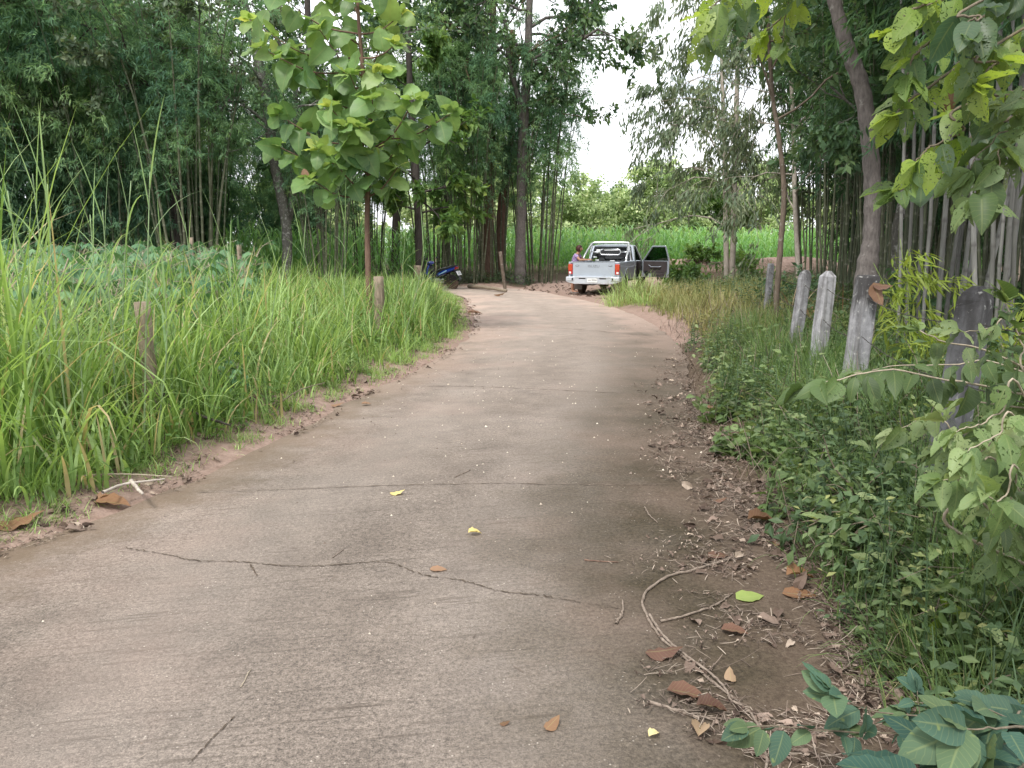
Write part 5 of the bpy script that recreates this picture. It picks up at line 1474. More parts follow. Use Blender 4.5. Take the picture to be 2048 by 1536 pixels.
# wooden posts on the left
def wood_post(px, top_y, Y, wpx, lean, label, mat='timber', cut=.02):
    c = P(px, top_y, Y); r = wpx * Y / FPX / 2; x0 = c[0] - lean; z0 = gz(x0, Y) - .2; h = c[2] - z0
    g = Geo(); n = 12; t = np.linspace(0, 1, n)
    pts = np.stack([lean * t + rng.normal(0, r * .05, n), rng.normal(0, r * .05, n), h * t], -1)
    tube(g, pts, r * (1 + rng.normal(0, .03, n)), 14, cap=True)
    o = g.build('wooden_post', M[mat], loc=(x0, Y, z0))
    return tag(o, label, 'fence post', 'wooden posts left of the road')
wood_post(284, 604, 6.5, 30, -.03, 'weathered round wooden post in the tall grass at left, nearest to the viewer')
wood_post(757, 553, 12.4, 20, .0, 'grey round wooden post in the tall grass right of the teak sapling stem')
wood_post(478, 485, 17.0, 9, .03, 'thin grey wooden stake between the cassava and the maize')
wood_post(835, 531, 27.2, 15, .0, 'pale wooden post standing in front of the motorbike')
wood_post(1000, 503, 28.6, 7, -.22, 'crooked brown wooden stake in front of the centre bamboo', 'bark_slim')
wood_post(382, 475, 21.0, 8, .0, 'short pale stake at the foot of the tall pale brown culms')

# log at the road bend
g = Geo(); a, b = G(938, 571, .12), G(1012, 581, .1)
t = np.linspace(0, 1, 10)[:, None]; tube(g, (a * (1 - t) + b * t) + rng.normal(0, .012, (10, 3)), np.linspace(.075, .05, 10), 10)
tag(g.build('log', M['log']), 'weathered log lying at the far edge of the road bend', 'log')
# dead branch by the left post
def stick(name, label, cat, px, r, mat, z=.04, n=30, group=None, jit=.0018, zs=None):
    p_ = np.array([G(*q[:2], q[2] if len(q) > 2 else z) for q in px])
    if len(px[0]) == 2: p_[:, 2] = floor_z(p_[:, 0], p_[:, 1]) + r * (.9 if z < .05 else 2.4)
    s = spline(p_, n); s += rng.normal(0, jit, s.shape) * np.array([1, 1, .3])
    g = Geo(); tube(g, s, np.linspace(r, r * .6, n) * (1 + .12 * np.sin(np.arange(n) * 1.3)), 7)
    return tag(g.build(name, M[mat]), label, cat, group)
stick('dead_branch', 'dark dead branch leaning out of the grass at the foot of the weathered post', 'branch', [(290, 770, .45), (350, 800, .30), (400, 830, .2), (460, 850, .16)], .016, 'bark_dark')
stick('dead_branch', 'thin dry twig in front of the tall grass, beside the larger cassava seedling', 'branch', [(560, 805, .16), (600, 780, .24), (650, 765, .28)], .007, 'twig')
stick('sun_bleached_stick', 'short grey split stick on the pink soil at the left road edge', 'stick', [(262, 962, .12), (285, 988, .12)], .014, 'bark_pale')
stick('sun_bleached_stick', 'pale stick lying flat beside the short split stick at the left road edge', 'stick', [(205, 985, .12), (250, 968, .12), (330, 958, .11)], .010, 'bark_pale')
stick('sun_bleached_stick', 'long thin dry cane across the grass edge at left', 'stick', [(150, 952, .14), (240, 948, .14), (345, 953, .12)], .006, 'stem_pale')
# looping dry vine on the slab
vp = [(1470, 1105), (1430, 1118), (1382, 1132), (1337, 1144), (1299, 1169), (1285, 1194), (1295, 1227), (1324, 1268), (1366, 1302), (1415, 1343), (1465, 1380), (1502, 1413), (1525, 1455), (1533, 1500), (1534, 1560)]
stick('dry_vine', 'long dry vine looping over the right edge of the slab', 'vine', vp, .0072, 'vine', .043, 90)
stick('dry_vine', 'second thinner dry vine strand twisted along the long looping one', 'vine', [(1300, 1218), (1318, 1248), (1345, 1276), (1380, 1303), (1420, 1330), (1450, 1358), (1462, 1382), (1490, 1395)], .0062, 'vine', .058, 50)
stick('dry_stick', 'dark bent stick inside the loop of the dry vine', 'stick', [(1320, 1234), (1370, 1222), (1430, 1200), (1465, 1176)], .006, 'vine', .045)
stick('dry_stick', 'straight grey stick on the slab pointing at the vine, near the lower right', 'stick', [(1297, 1391), (1386, 1418), (1440, 1424), (1500, 1429)], .006, 'vine', .042)
stick('dry_stick', 'small curved stick at the end of the crack, left of the vine loop', 'stick', [(1232, 1240), (1245, 1218), (1245, 1192)], .006, 'vine', .042)
stick('dry_stick', 'small reddish stick on the slab between the crack and the right litter', 'stick', [(1170, 1113), (1205, 1115), (1236, 1116)], .004, 'bark_brown', .042)
stick('dry_stick', 'hooked thin stick on the mossy slab near the right litter', 'stick', [(1290, 1008), (1298, 1022), (1315, 1037)], .004, 'vine', .042)
stick('dry_stick', 'thin straight twig on the slab above the left yellow leaf', 'stick', [(665, 1110), (676, 1102), (687, 1094)], .003, 'vine', .042, 8)
stick('dry_stick', 'thin pale twig on the slab at lower left, below the crack', 'stick', [(480, 1365), (490, 1350), (500, 1330)], .003, 'stem_pale', .042, 8)
stick('dry_stick', 'short brown twig on the slab left of the yellow leaves and above the joint', 'stick', [(910, 950), (925, 943), (940, 936)], .004, 'vine', .042, 8)

# ------------------------------------------------------------------ single fallen leaves
LT_ = [leaf_tpl(8, .30, .45, .12, None, .03), leaf_tpl(8, .28, -.4, -.16, None, .04), leaf_tpl(8, .28, .8, .25, None, .05), leaf_tpl(8, .33, .15, .05, None, .02)]
def fallen(px, py, wpx, mat, tp, az, label, tone=.5, z=.035, tilt=.03):
    p_ = G(px, py, z)
    for _ in range(3):
        z = float(floor_z(p_[0], p_[1])[0]) + .003; p_ = G(px, py, z)
    Lm = wpx * np.hypot(p_[1], CAM_H) / FPX
    g = Geo(); d_ = np.array([[math.cos(az), math.sin(az), tilt]]); 
    scatter(g, LT_[tp], -nrm(d_) * .5, frames(nrm(d_), np.array([[0.1, -.1, 1.]])), 1.0, tone)
    V = g.V[0] * Lm; V[:, 2] -= V[:, 2].min() + .001; g.V[0] = V
    o = g.build('fallen_leaf', M[mat], loc=p_)
    return tag(o, label, 'leaf', 'single leaves lying on the ground')
for a in ((795, 988, 30, 'yellow_leaf', 1, .1, 'curled yellow leaf on the slab, just below the second joint'),
          (950, 1069, 28, 'yellow_leaf', 2, .4, 'crumpled pale yellow leaf alone in the middle of the slab'),
          (877, 1139, 34, 'rust_leaf', 3, -.1, 'flat tan leaf lying just above the long crack', .9),
          (1308, 1472, 30, 'yellow_leaf', 2, .7, 'crumpled cream yellow leaf on the slab near the lower right', .9),
          (1105, 1452, 42, 'dead', 1, .9, 'cupped grey brown leaf on the slab at the bottom, left of the cream leaf', .6),
          (1500, 1195, 60, 'lime_leaf', 3, .25, 'large yellow green leaf on the litter right of the vine loop'),
          (1470, 1266, 52, 'rust_leaf', 0, -.25, 'rusty leaf on the litter below the yellow green leaf', .3),
          (1328, 1312, 70, 'rust_leaf', 1, -.05, 'long reddish leaf under the vine on the slab', .15),
          (1373, 1392, 72, 'rust_leaf', 0, -.3, 'long folded tan brown leaf right beside the vine near the bottom', .5),
          (1425, 1425, 60, 'rust_leaf', 2, -.1, 'red brown leaf tucked under the straight grey stick', .1),
          (1400, 1466, 58, 'dead', 2, 1.2, 'withered grey leaf standing crumpled below the straight grey stick', .95),
          (1010, 1448, 20, 'dead', 1, .2, 'tiny dark curled leaf on the slab, left of the cupped leaf', .2),
          (225, 1012, 75, 'dead', 0, -.1, 'big brown dry leaf on the pink soil at the left road edge', .5),
          (212, 1000, 35, 'rust_leaf', 2, 1.2, 'ochre curled leaf on top of the big brown dry leaf', .9),
          (40, 1052, 90, 'dead', 1, .4, 'large brown dry leaf at the left border of the road', .55),
          (733, 809, 20, 'rust_leaf', 0, .2, 'small orange leaf on the left road edge, right one of two', .95),
          (675, 812, 26, 'rust_leaf', 1, .1, 'small orange leaf on the left road edge, left one of two', .9),
          (1424, 818, 26, 'rust_leaf', 0, .5, 'orange leaf on the right litter below the far fence posts', .8),
          (1525, 1050, 62, 'dead', 2, .1, 'big dark brown curled leaf at the edge of the right undergrowth', .15),
          (1555, 1090, 30, 'rust_leaf', 0, .9, 'orange leaf under the creeper right of the dark curled leaf', .9),
          (1436, 1112, 42, 'rust_leaf', 3, .1, 'dull red leaf on the litter just above the vine loop', .25),
          (1600, 1160, 60, 'dead', 2, .2, 'cupped brown leaf in the litter under the grass, right of the lime leaf', .5),
          (1600, 1190, 66, 'dead', 3, -.15, 'flat brown leaf in the litter right of the lime leaf', .45),
          (1460, 1355, 40, 'dead', 1, 1.4, 'beige leaf leaning on the vine near the lower right', .9),
          (1440, 1003, 28, 'rust_leaf', 1, .1, 'small red brown leaf on the mossy slab edge', .5),
          (1000, 592, 24, 'dead', 1, .1, 'dark leaf patch on the far slab near the red stake', .3),
          (950, 628, 30, 'rust_leaf', 0, .1, 'curled brown leaf at the left edge of the bend', .6)):
    fallen(*a)
# the rust leaf caught on the middle post
pp = P(1757, 583, 6.25)
g = Geo(); scatter(g, LT_[1], np.array([[-.04, 0, .07], [-.05, .01, .06]]), frames(nrm(np.array([[.35, 0, -1.], [.9, -.2, -.2]])), np.array([[0, -1., .3], [0, -.7, 1.]])), np.array([.20, .15]), np.array([.7, .2]))
tag(g.build('caught_leaf', M['rust_leaf'], loc=pp), 'curled rust brown leaf hanging from the wire at the black headed post', 'leaf')

# ------------------------------------------------------------------ litter
q, d = along(RR, 52000, -.12, 1.5, 1.7, 13, 4.0)
kq = rng.uniform(0, 1, len(q)) < (.12 + 1.1 * sstep(.3, .7, vnoise(q[:, 0], q[:, 1], .28, 137))) * (1 - .75 * sstep(5.5, 9.5, q[:, 1])); q, d = q[kq], d[kq]
qi, u_ = along(RR, 30000, -1.0, .05, 1.7, 12, 4.0); u_ = -u_
wl = (.34 + .50 * (vnoise(qi[:, 0], qi[:, 1], .8, 133) - .25)) * (1 + 1.3 * sstep(4.6, 2.8, qi[:, 1]))
kq = (u_ < wl * 1.25) & (qi[:, 1] < 11) & (qi[:, 1] > 1.6) & (rng.uniform(0, 1, len(qi)) < np.clip(1.2 - u_ / np.maximum(.05, wl), .04, 1)) & (vnoise(qi[:, 0], qi[:, 1], .22, 135) > .38)
def litter(name, label, q, onroad, n_mul, twig_part, small=1.0):
    z = floor_z(q[:, 0], q[:, 1]) + .004
    k1 = rng.uniform(0, 1, len(q)) < twig_part
    g = Geo()
    a = q[k1]; n = len(a)
    az = rng.uniform(0, 6.28, n)
    blades(g, np.stack([a[:, 0], a[:, 1], z[k1] + rng.uniform(0, .012, n)], -1), az, rng.gamma(1.7, .022, n) * small + .008, rng.uniform(.0016, .0040, n), 1.45 + rng.uniform(-.05, .11, n), rng.normal(0, .25, n), 3, rng.uniform(.1, 1, n), mi=1, tip=.7)
    b = q[~k1]; n = len(b)
    dd = nrm(np.stack([rng.normal(size=n), rng.normal(size=n), rng.uniform(-.1, .35, n)], -1))
    scatter(g, leaf_tpl(5, .25, .5, .3, None, .09), np.stack([b[:, 0], b[:, 1], z[~k1] + rng.uniform(.002, .016, n)], -1), frames(dd, nrm(np.array([0, 0, 1.]) + rng.normal(0, .45, (n, 3)))), np.where(rng.uniform(0, 1, n) < .035, rng.uniform(.055, .11, n), rng.gamma(1.8, .008, n) + .007) * small, np.clip(rng.normal(.42, .30, n), 0, 1), 0)
    return tag(g.build(name, [M['litter'], M['straw']], smooth=False), label, 'litter', kind='stuff')
litter('leaf_litter', 'brown leaf litter and straw along the right verge', np.concatenate([q[:42000], ]), False, 1, .60)
litter('slab_litter', 'straw, twigs and leaf scraps strewn over the right side of the slab', qi[kq], True, 1, .70)
q, d = along(RL, 16000, -.12, .75, 2.8, 24)
kq = (vnoise(q[:, 0], q[:, 1], .3, 141) > .45)
litter('verge_litter', 'dry straw and leaf scraps on the pink soil along the left edge', q[kq][:9000], False, 1, .5)
# grit and thin bits over the whole slab
q = sample(ROAD_POLY[::3], 30000); q = q[(q[:, 1] > 1.9) & (q[:, 1] < 16)]
kq = rng.uniform(0, 1, len(q)) < np.clip(.05 + .5 * vnoise(q[:, 0], q[:, 1], 1.2, 151) ** 2 + .9 * np.exp(-((q[:, 1] - 8.6) / .9) ** 2 - ((q[:, 0] + .25) / 1.0) ** 2), 0, 1)
q = q[kq]; n = len(q)
g = Geo()
T4 = (np.array([(-.5, -.3, 0), (.5, -.35, 0), (.1, .5, 0), (0, 0, .55)]), [np.array([(0, 1, 3), (1, 2, 3), (2, 0, 3)])], np.zeros(4), np.zeros(4))
a = rng.uniform(0, 6.28, n)
Rm = np.zeros((n, 3, 3)); Rm[:, 0, 0] = np.cos(a); Rm[:, 0, 1] = -np.sin(a); Rm[:, 1, 0] = np.sin(a); Rm[:, 1, 1] = np.cos(a); Rm[:, 2, 2] = 1
scatter(g, T4, np.stack([q[:, 0], q[:, 1], road_z(q[:, 0], q[:, 1]) - .001], -1), Rm, rng.gamma(2.0, .0028, n) + .003 + .0006 * q[:, 1], rng.uniform(0, 1, n))
tag(g.build('grit', M['crumb'], smooth=False), 'pale grit and crumbs scattered over the slab', 'grit', kind='stuff')
q = sample(ROAD_POLY[::3], 900); q = q[(q[:, 1] > 1.9) & (q[:, 1] < 20)]; n = len(q); g = Geo()
blades(g, np.stack([q[:, 0], q[:, 1], road_z(q[:, 0], q[:, 1]) + .004], -1), rng.uniform(0, 6.28, n), rng.gamma(2.0, .016, n) + .01, rng.uniform(.002, .004, n) * (1 + .08 * q[:, 1]), 1.5 + rng.uniform(-.03, .05, n), rng.normal(0, .2, n), 3, rng.uniform(0, 1, n), tip=.7)
tag(g.build('twig_scraps', M['straw'], smooth=False), 'thin twig scraps scattered over the slab', 'litter', kind='stuff')
# dirt yard scraps
q = sample(YARD, 900); n = len(q); g = Geo()
dd = nrm(np.stack([rng.normal(size=n), rng.normal(size=n), rng.uniform(-.1, .35, n)], -1))
scatter(g, leaf_tpl(4, .27, .5, .3, None, .08), np.stack([q[:, 0], q[:, 1], H(q[:, 0], q[:, 1]) + .012], -1), frames(dd, nrm(np.array([0, 0, 1.]) + rng.normal(0, .4, (n, 3)))), rng.gamma(2.4, .03, n) + .03, np.clip(rng.normal(.5, .2, n), 0, 1))
tag(g.build('yard_litter', M['litter'], smooth=False), 'dry leaves scattered over the red dirt yard', 'litter', kind='stuff')
# ------------------------------------------------------------------ vehicle materials
M['silver'] = plain('silver_paint', (.40, .44, .50), .32, .28, .5, .05, 3, .4, dirt=(.22, .15, .11), dz=(.28, .62))
M['black_paint'] = plain('black_trim_paint', (.02, .021, .023), .35, 0, .5, .2)
M['chrome'] = plain('brushed_chrome', (.78, .79, .80), .22, .85, .5, .05)
M['rubber'] = plain('tyre_rubber', (.022, .02, .019), .85, 0, .3, .3, 12, dirt=(.12, .08, .06), dz=(.0, .08))
M['rim'] = plain('wheel_rim', (.45, .44, .42), .45, .7, .5, .2)
M['dark'] = plain('dark_underbody', (.018, .016, .015), .8, 0, .2, .3, dirt=(.11, .075, .055), dz=(.15, .42))
M['trim'] = plain('dark_door_trim', (.055, .045, .045), .6, 0, .35, .2)
M['seatcloth'] = plain('seat_cloth', (.035, .034, .036), .9, 0, .2, .2)
M['red_lens'] = plain('red_lens', (.42, .02, .02), .18, 0, .6, .1, coat=.6)
M['amber_lens'] = plain('amber_lens', (.50, .06, .025), .18, 0, .6, .1, coat=.6)
M['white_paint'] = plain('white_plate', (.74, .75, .74), .5, 0, .4, .05)
M['letter'] = plain('grey_lettering', (.17, .175, .19), .5, .3)
M['ink'] = plain('plate_ink', (.03, .03, .035), .6)
M['bumper'] = plain('pale_bumper_paint', (.50, .53, .57), .38, .2, .5, .08, 5, dirt=(.22, .15, .11), dz=(.20, .40))
M['flap'] = plain('grey_mud_flap', (.19, .165, .15), .8, 0, .3, .2)
M['glass'] = glass_mat('tinted_glass', (.24, .31, .28))
M['sticker'] = plain('white_sticker', (.70, .72, .72), .5)
M['blue'] = plain('blue_fairing', (.012, .05, .34), .22, .1, .6, .1, coat=.7)
M['lightblue'] = plain('pale_blue_decal', (.30, .55, .75), .3)
M['black_plastic'] = plain('black_plastic', (.018, .019, .022), .45, 0, .4, .2)
M['seat_vinyl'] = plain('black_seat_vinyl', (.028, .03, .033), .38, 0, .5, .2)

def text_child(name, body, size, parent, loc, rot, mat, ext=.002, sx=1.0):
    cu = bpy.data.curves.new(name, 'FONT'); cu.body = body; cu.size = size
    cu.align_x = 'CENTER'; cu.align_y = 'CENTER'; cu.extrude = ext
    cu.materials.append(mat)
    o = bpy.data.objects.new(name, cu); COL.objects.link(o); o.parent = parent
    dg = bpy.context.evaluated_depsgraph_get()
    me = bpy.data.meshes.new_from_object(o.evaluated_get(dg)); me.name = name
    bpy.data.objects.remove(o)
    o = bpy.data.objects.new(name, me); COL.objects.link(o); o.parent = parent
    o.location = loc; o.rotation_euler = rot; o.scale = (sx, 1, 1)
    return o

def wheel(parent, x, y, r, w_, side, rim_r=.58, mats=('rubber', 'rim')):
    prof = [(-w_ / 2, r * rim_r), (-w_ / 2, r * .88), (-w_ * .36, r * .985), (-w_ * .15, r), (w_ * .15, r), (w_ * .36, r * .985), (w_ / 2, r * .88), (w_ / 2, r * rim_r)]
    wh = thing('wheel', None, None, (x, y, r)); wh.parent = parent
    b = BM(); b.lathe(prof, 0, (0, 0, 0), 32)
    for k_ in range(32):                       # tread blocks
        q = 2 * math.pi * k_ / 32; c, s = math.cos(q), math.sin(q)
        v = b.box(-w_ * .33, w_ * .33, -.012, .012, r * .985, r * 1.012); b.xform(Matrix.Rotation(q, 4, 'X'), v)
    b.build('tyre', M[mats[0]], wh)
    b = BM(); b.lathe([(-w_ * .3 * side, r * (rim_r + .02)), (w_ * .46 * side, r * (rim_r + .02)), (w_ * .30 * side, r * rim_r * .82), (w_ * .34 * side, r * .24), (w_ * .42 * side, r * .16), (w_ * .42 * side, .01)], 0, (0, 0, 0), 32)
    for k_ in range(8):
        q = 2 * math.pi * k_ / 8
        b.lathe([(w_ * .335 * side, .022), (w_ * .345 * side, .020)], 0, (0, r * .40 * math.cos(q), r * .40 * math.sin(q)), 10)
    b.build('rim', M[mats[1]], wh, smooth=False)
    return wh

# ------------------------------------------------------------------ pickup truck
def pickup():
    TX, TY = 2.62, 25.55
    root = thing('pickup_truck', 'silver pickup truck on the red dirt yard with its right front door swung open', 'pickup truck', (TX, TY, 0), -R(21))
    arch = lambda cy, r, z0, n=12: [(cy + r * math.cos(a), .42 + r * math.sin(a)) for a in np.linspace(math.asin((z0 - .42) / r), math.pi - math.asin((z0 - .42) / r), n)]
    # --- bed
    b = BM()
    side = [(.02, .52), (.0, .60), (.015, 1.03), (2.26, 1.03), (2.26, .47)] + arch(1.12, .42, .47) + [(.62, .47)]
    for sg in (1, -1):
        b.prism(side, 0, sg * .775, sg * .84)
        b.box(min(sg * .70, sg * .845), max(sg * .70, sg * .845), .0, 2.26, 1.028, 1.062)     # rail cap
        vs = b.prism([(.80, .50)] + [(1.12 + .43 * math.cos(a), .50 + .34 * math.sin(a)) for a in np.linspace(math.pi, 0, 8)][1:-1] + [(1.44, .50)], 0, sg * .55, sg * .773)
    b.box(-.774, .774, .09, 2.24, .50, .54)
    b.box(-.774, .774, 2.20, 2.258, .541, 1.027)
    b.build('bed', M['silver'], root, bevel=.014)
    for sg in (1, -1):                          # lip round each wheel arch
        lb = BM(); a = arch(1.12, .425, .47, 18)
        lb.tube([(sg * .843, p[0], p[1]) for p in a], .014, 6); lb.build('arch_lip', M['silver'], root)
    # --- tailgate
    b = BM(); b.box(-.692, .692, -.005, .045, .575, 1.045); b.box(-.66, .66, -.012, -.004, .585, .62)
    tg_ = b.build('tailgate', M['silver'], root, bevel=.012)
    b = BM(); b.box(-.692, .692, -.008, .05, 1.047, 1.062); b.build('tailgate_cap', M['black_paint'], tg_, bevel=.004)
    text_child('lettering', 'ISUZU', .105, tg_, (0, -.0075, .925), (R(90), 0, 0), M['letter'], .0015, 1.35)
    for sg in (1, -1):
        b = BM(); b.lathe([(-.007, .045), (-.010, .042)], 1, (0, 0, 0), 18); b.xform(Matrix.Diagonal((1.5, 1, .62, 1))); b.xform(Matrix.Translation((sg * .545, -.0, .945)))
        h_ = b.build('latch_handle', M['letter'], tg_)
        b = BM(); b.box(sg * .545 - .045, sg * .545 + .045, -.022, -.011, .935, .958); b.build('latch_lever', M['silver'], h_, bevel=.004)
    for sg in (1, -1):
        b = BM(); b.box(min(sg * .70, sg * .838), max(sg * .70, sg * .838), -.018, .06, .665, 1.0)
        l_ = b.build('tail_light', M['red_lens'], root, bevel=.01)
        b = BM(); b.box(min(sg * .708, sg * .845), max(sg * .708, sg * .845), -.025, .10, .80, .985); b.build('indicator_lens', M['amber_lens'], l_, bevel=.008)
        b = BM(); b.box(min(sg * .75, sg * .82), max(sg * .75, sg * .82), -.0245, -.0185, .69, .75); b.build('reversing_lens', M['white_paint'], l_, bevel=.004)
    # --- step bumper
    b = BM()
    b.prism([(-.86, .42), (-.60, .36), (.60, .36), (.86, .42), (.86, .595), (-.86, .595)], 1, -.14, .02)
    b.box(-.87, -.62, -.165, .0, .46, .585); b.box(.62, .87, -.165, .0, .46, .585)
    for sg in (1, -1): b.prism([(-.15, .44), (.34, .44), (.36, .52), (.36, .59), (-.15, .59)], 0, sg * .85, sg * .885)
    bp = b.build('bumper', M['bumper'], root, bevel=.016)
    b = BM(); b.box(-.6, .6, -.152, -.142, .56, .597); b.build('step_lip', M['bumper'], bp, bevel=.004)
    for sg in (1, -1):
        b = BM(); b.box(sg * .66 - .022, sg * .66 + .022, -.170, -.1655, .48, .56); b.build('slot', M['dark'], bp)
        b = BM(); b.box(sg * .34 - .11, sg * .34 + .11, -.1465, -.1405, .525, .558); b.build('step_gap', M['dark'], bp)
    b = BM(); b.box(-.17, .17, -.158, -.146, .415, .545); pl = b.build('license_plate', M['white_paint'], bp, bevel=.004)
    text_child('plate_lettering', '\u0e1a\u0e22 9504', .082, pl, (0, -.1590, .488), (R(90), 0, 0), M['ink'], .0008, 1.0)
    # --- under the body
    b = BM()
    for sg in (1, -1): b.box(sg * .48 - .05, sg * .48 + .05, -.0, 4.5, .36, .48)
    for y in (.12, .7, 1.6, 2.6): b.box(-.47, .47, y, y + .09, .37, .47)
    b.tube([(-.72, 1.12, .36), (.72, 1.12, .36)], .045, 10)
    b.lathe([(-.17, .05), (-.11, .13), (.11, .13), (.17, .05)], 0, (.08, 1.12, .36), 16)
    b.tube([(.08, 1.2, .36), (.0, 3.2, .42)], .035, 8); b.tube([(-.55, .15, .36), (-.5, 1.7, .33), (-.3, 3.0, .38)], .03, 8)
    for sg in (1, -1): b.prism([(.45, .40), (1.12, .30), (1.8, .40), (1.8, .42), (1.12, .33), (.45, .42)], 0, sg * .58, sg * .64)
    b.box(-.52, -.1, .35, .85, .30, .48)
    b.build('chassis', M['dark'], root)
    for sg in (1, -1):
        b = BM(); b.box(sg * .68 - .13, sg * .68 + .13, .60, .615, .15, .47); b.build('mud_flap', M['flap'], root)
    for (x, y, s_) in ((-.70, 1.12, -1), (.70, 1.12, 1), (-.70, 4.02, -1), (.70, 4.02, 1)): wheel(root, x, y, .335, .205, s_)
    # --- cab shell
    b = BM()
    z0, zb, zr = .42, 1.05, 1.60              # sill, belt, roof
    yb, yh = 2.32, 3.62                         # rear wall, door hinge line
    left = [(yb, z0), (yb, zb), (3.74, zb - .02), (3.74, z0)]
    b.prism(left, 0, -.835, -.785)             # left door and sill in one panel
    b.prism([(yb, z0), (yb, zb), (yb + .22, zb), (yb + .22, z0)], 0, .785, .835)     # right rear corner, behind the door opening
    b.box(.74, .83, yb + .22, 3.70, z0, z0 + .07)                                       # right sill
    b.box(-.784, .784, yb, yb + .05, z0 + .002, .97)                                    # rear wall up to the window
    b.box(-.784, .784, yb + .06, 3.7, z0 + .002, z0 + .04)                              # floor
    # roof with crowned section
    rf = [(-.70, zr - .04), (-.62, zr), (-.3, zr + .022), (.3, zr + .022), (.62, zr), (.70, zr - .04), (.62, zr - .045), (-.62, zr - .045)]
    b.prism(rf, 1, yb + .16, 3.08)
    def pillar(p0, p1, w_, d_):
        p0, p1 = np.array(p0), np.array(p1); c = []
        for p_ in (p0, p1):
            c += [(p_[0] - w_, p_[1] - d_, p_[2]), (p_[0] + w_, p_[1] - d_, p_[2]), (p_[0] + w_, p_[1] + d_, p_[2]), (p_[0] - w_, p_[1] + d_, p_[2])]
        b.hexa(c)
    for sg in (1, -1):
        pillar((sg * .80, yb + .085, zb - .08), (sg * .675, yb + .24, zr - .03), .034, .085)   # rear corner
        pillar((sg * .80, yh + .02, zb - .06), (sg * .66, 3.06, zr - .03), .026, .035)         # windscreen pillar
    b.box(-.66, .66, yb + .17, yb + .215, zr - .062, zr - .046)
    b.build('cab', M['silver'], root, bevel=.012)
    b = BM()
    for sg in (1, -1):                          # black corner panels beside the rear window
        p0, p1 = np.array((sg * .838, yb + .12, zb - .22)), np.array((sg * .706, yb + .25, zr - .07))
        b.hexa([(p0[0] - .006, p0[1] - .045, p0[2]), (p0[0] + .006, p0[1] - .045, p0[2]), (p0[0] + .006, p0[1] + .06, p0[2]), (p0[0] - .006, p0[1] + .06, p0[2]),
                (p1[0] - .006, p1[1] - .045, p1[2]), (p1[0] + .006, p1[1] - .045, p1[2]), (p1[0] + .006, p1[1] + .06, p1[2]), (p1[0] - .006, p1[1] + .06, p1[2])])
    b.build('corner_panel', M['black_paint'], root)
    # windows
    b = BM(); b.hexa([(-.74, yb + .03, .972), (.74, yb + .03, .972), (.74, yb + .038, .972), (-.74, yb + .038, .972), (-.635, yb + .20, zr - .062), (.635, yb + .20, zr - .062), (.635, yb + .208, zr - .062), (-.635, yb + .208, zr - .062)])
    rw = b.build('rear_window', M['glass'], root)
    def stick_on(x0, x1, t0, t1):
        b = BM(); f = lambda x, t, o: (x, yb + .03 + .17 * t - o, .972 + (zr - .062 - .972) * t)
        b.hexa([f(x0, t0, .006), f(x1, t0, .006), f(x1, t0, .003), f(x0, t0, .003), f(x0, t1, .006), f(x1, t1, .006), f(x1, t1, .003), f(x0, t1, .003)])
        b.build('sticker', M['sticker'], rw)
    stick_on(-.58, -.44, .62, .84); stick_on(-.66, -.55, .34, .42); stick_on(-.64, -.46, .16, .22); stick_on(-.06, .10, .13, .18); stick_on(.48, .68, .08, .13); stick_on(-.30, .20, .78, .815)
    b = BM(); b.hexa([(-.76, yh + .06, zb), (.76, yh + .06, zb), (.76, yh + .068, zb), (-.76, yh + .068, zb), (-.64, 3.06, zr - .05), (.64, 3.06, zr - .05), (.64, 3.068, zr - .05), (-.64, 3.068, zr - .05)])
    b.build('windscreen', M['glass'], root)
    b = BM(); b.hexa([(-.80, yb + .24, zb), (-.795, yb + .24, zb), (-.795, yh, zb), (-.80, yh, zb), (-.675, yb + .34, zr - .05), (-.67, yb + .34, zr - .05), (-.67, 3.05, zr - .05), (-.675, 3.05, zr - .05)])
    b.build('side_window', M['glass'], root)
    b = BM()
    for sg in (1, -1):
        fx = sg * .835
        prof = [(3.745, z0), (3.745, zb - .03), (4.75, .92), (4.80, .70), (4.80, .45)] + [(4.02 + .40 * math.cos(a), .40 + .40 * math.sin(a)) for a in np.linspace(.15, math.pi - .15, 10)] + [(3.63, z0)][:0]
        b.prism(prof, 0, fx - sg * .05, fx)
    b.prism([(3.72, zb - .04), (3.72, zb), (3.95, zb + .01), (4.72, .955), (4.80, .90), (4.76, .88)], 0, -.783, .783)
    b.box(-.80, .80, 4.74, 4.80, .60, .87); b.box(-.84, .84, 4.76, 4.90, .40, .58)
    b.build('front_end', M['silver'], root, bevel=.012)
    b = BM(); b.box(-.40, .40, 4.803, 4.815, .66, .84); b.build('grille', M['black_paint'], root)
    for sg in (1, -1): b = BM(); b.box(sg * .60 - .16, sg * .60 + .16, 4.803, 4.825, .66, .85); b.build('headlight', M['sticker'], root, bevel=.01)
    # interior
    b = BM(); b.box(-.68, -.06, 2.62, 3.12, .58, .74); b.box(.06, .68, 2.62, 3.12, .58, .74)
    for x in (-.37, .37):
        b.hexa([(x - .3, 2.50, .70), (x + .3, 2.50, .70), (x + .3, 2.66, .70), (x - .3, 2.66, .70), (x - .26, 2.42, 1.16), (x + .26, 2.42, 1.16), (x + .26, 2.52, 1.16), (x - .26, 2.52, 1.16)])
        b.box(x - .13, x + .13, 2.41, 2.50, 1.19, 1.34)
    b.build('seat', M['seatcloth'], root, bevel=.03)
    b = BM(); b.prism([(3.40, .80), (3.36, .98), (3.5, 1.04), (3.72, 1.03), (3.72, .55), (3.55, .6)], 0, -.77, .77); b.build('dashboard', M['trim'], root, bevel=.02)
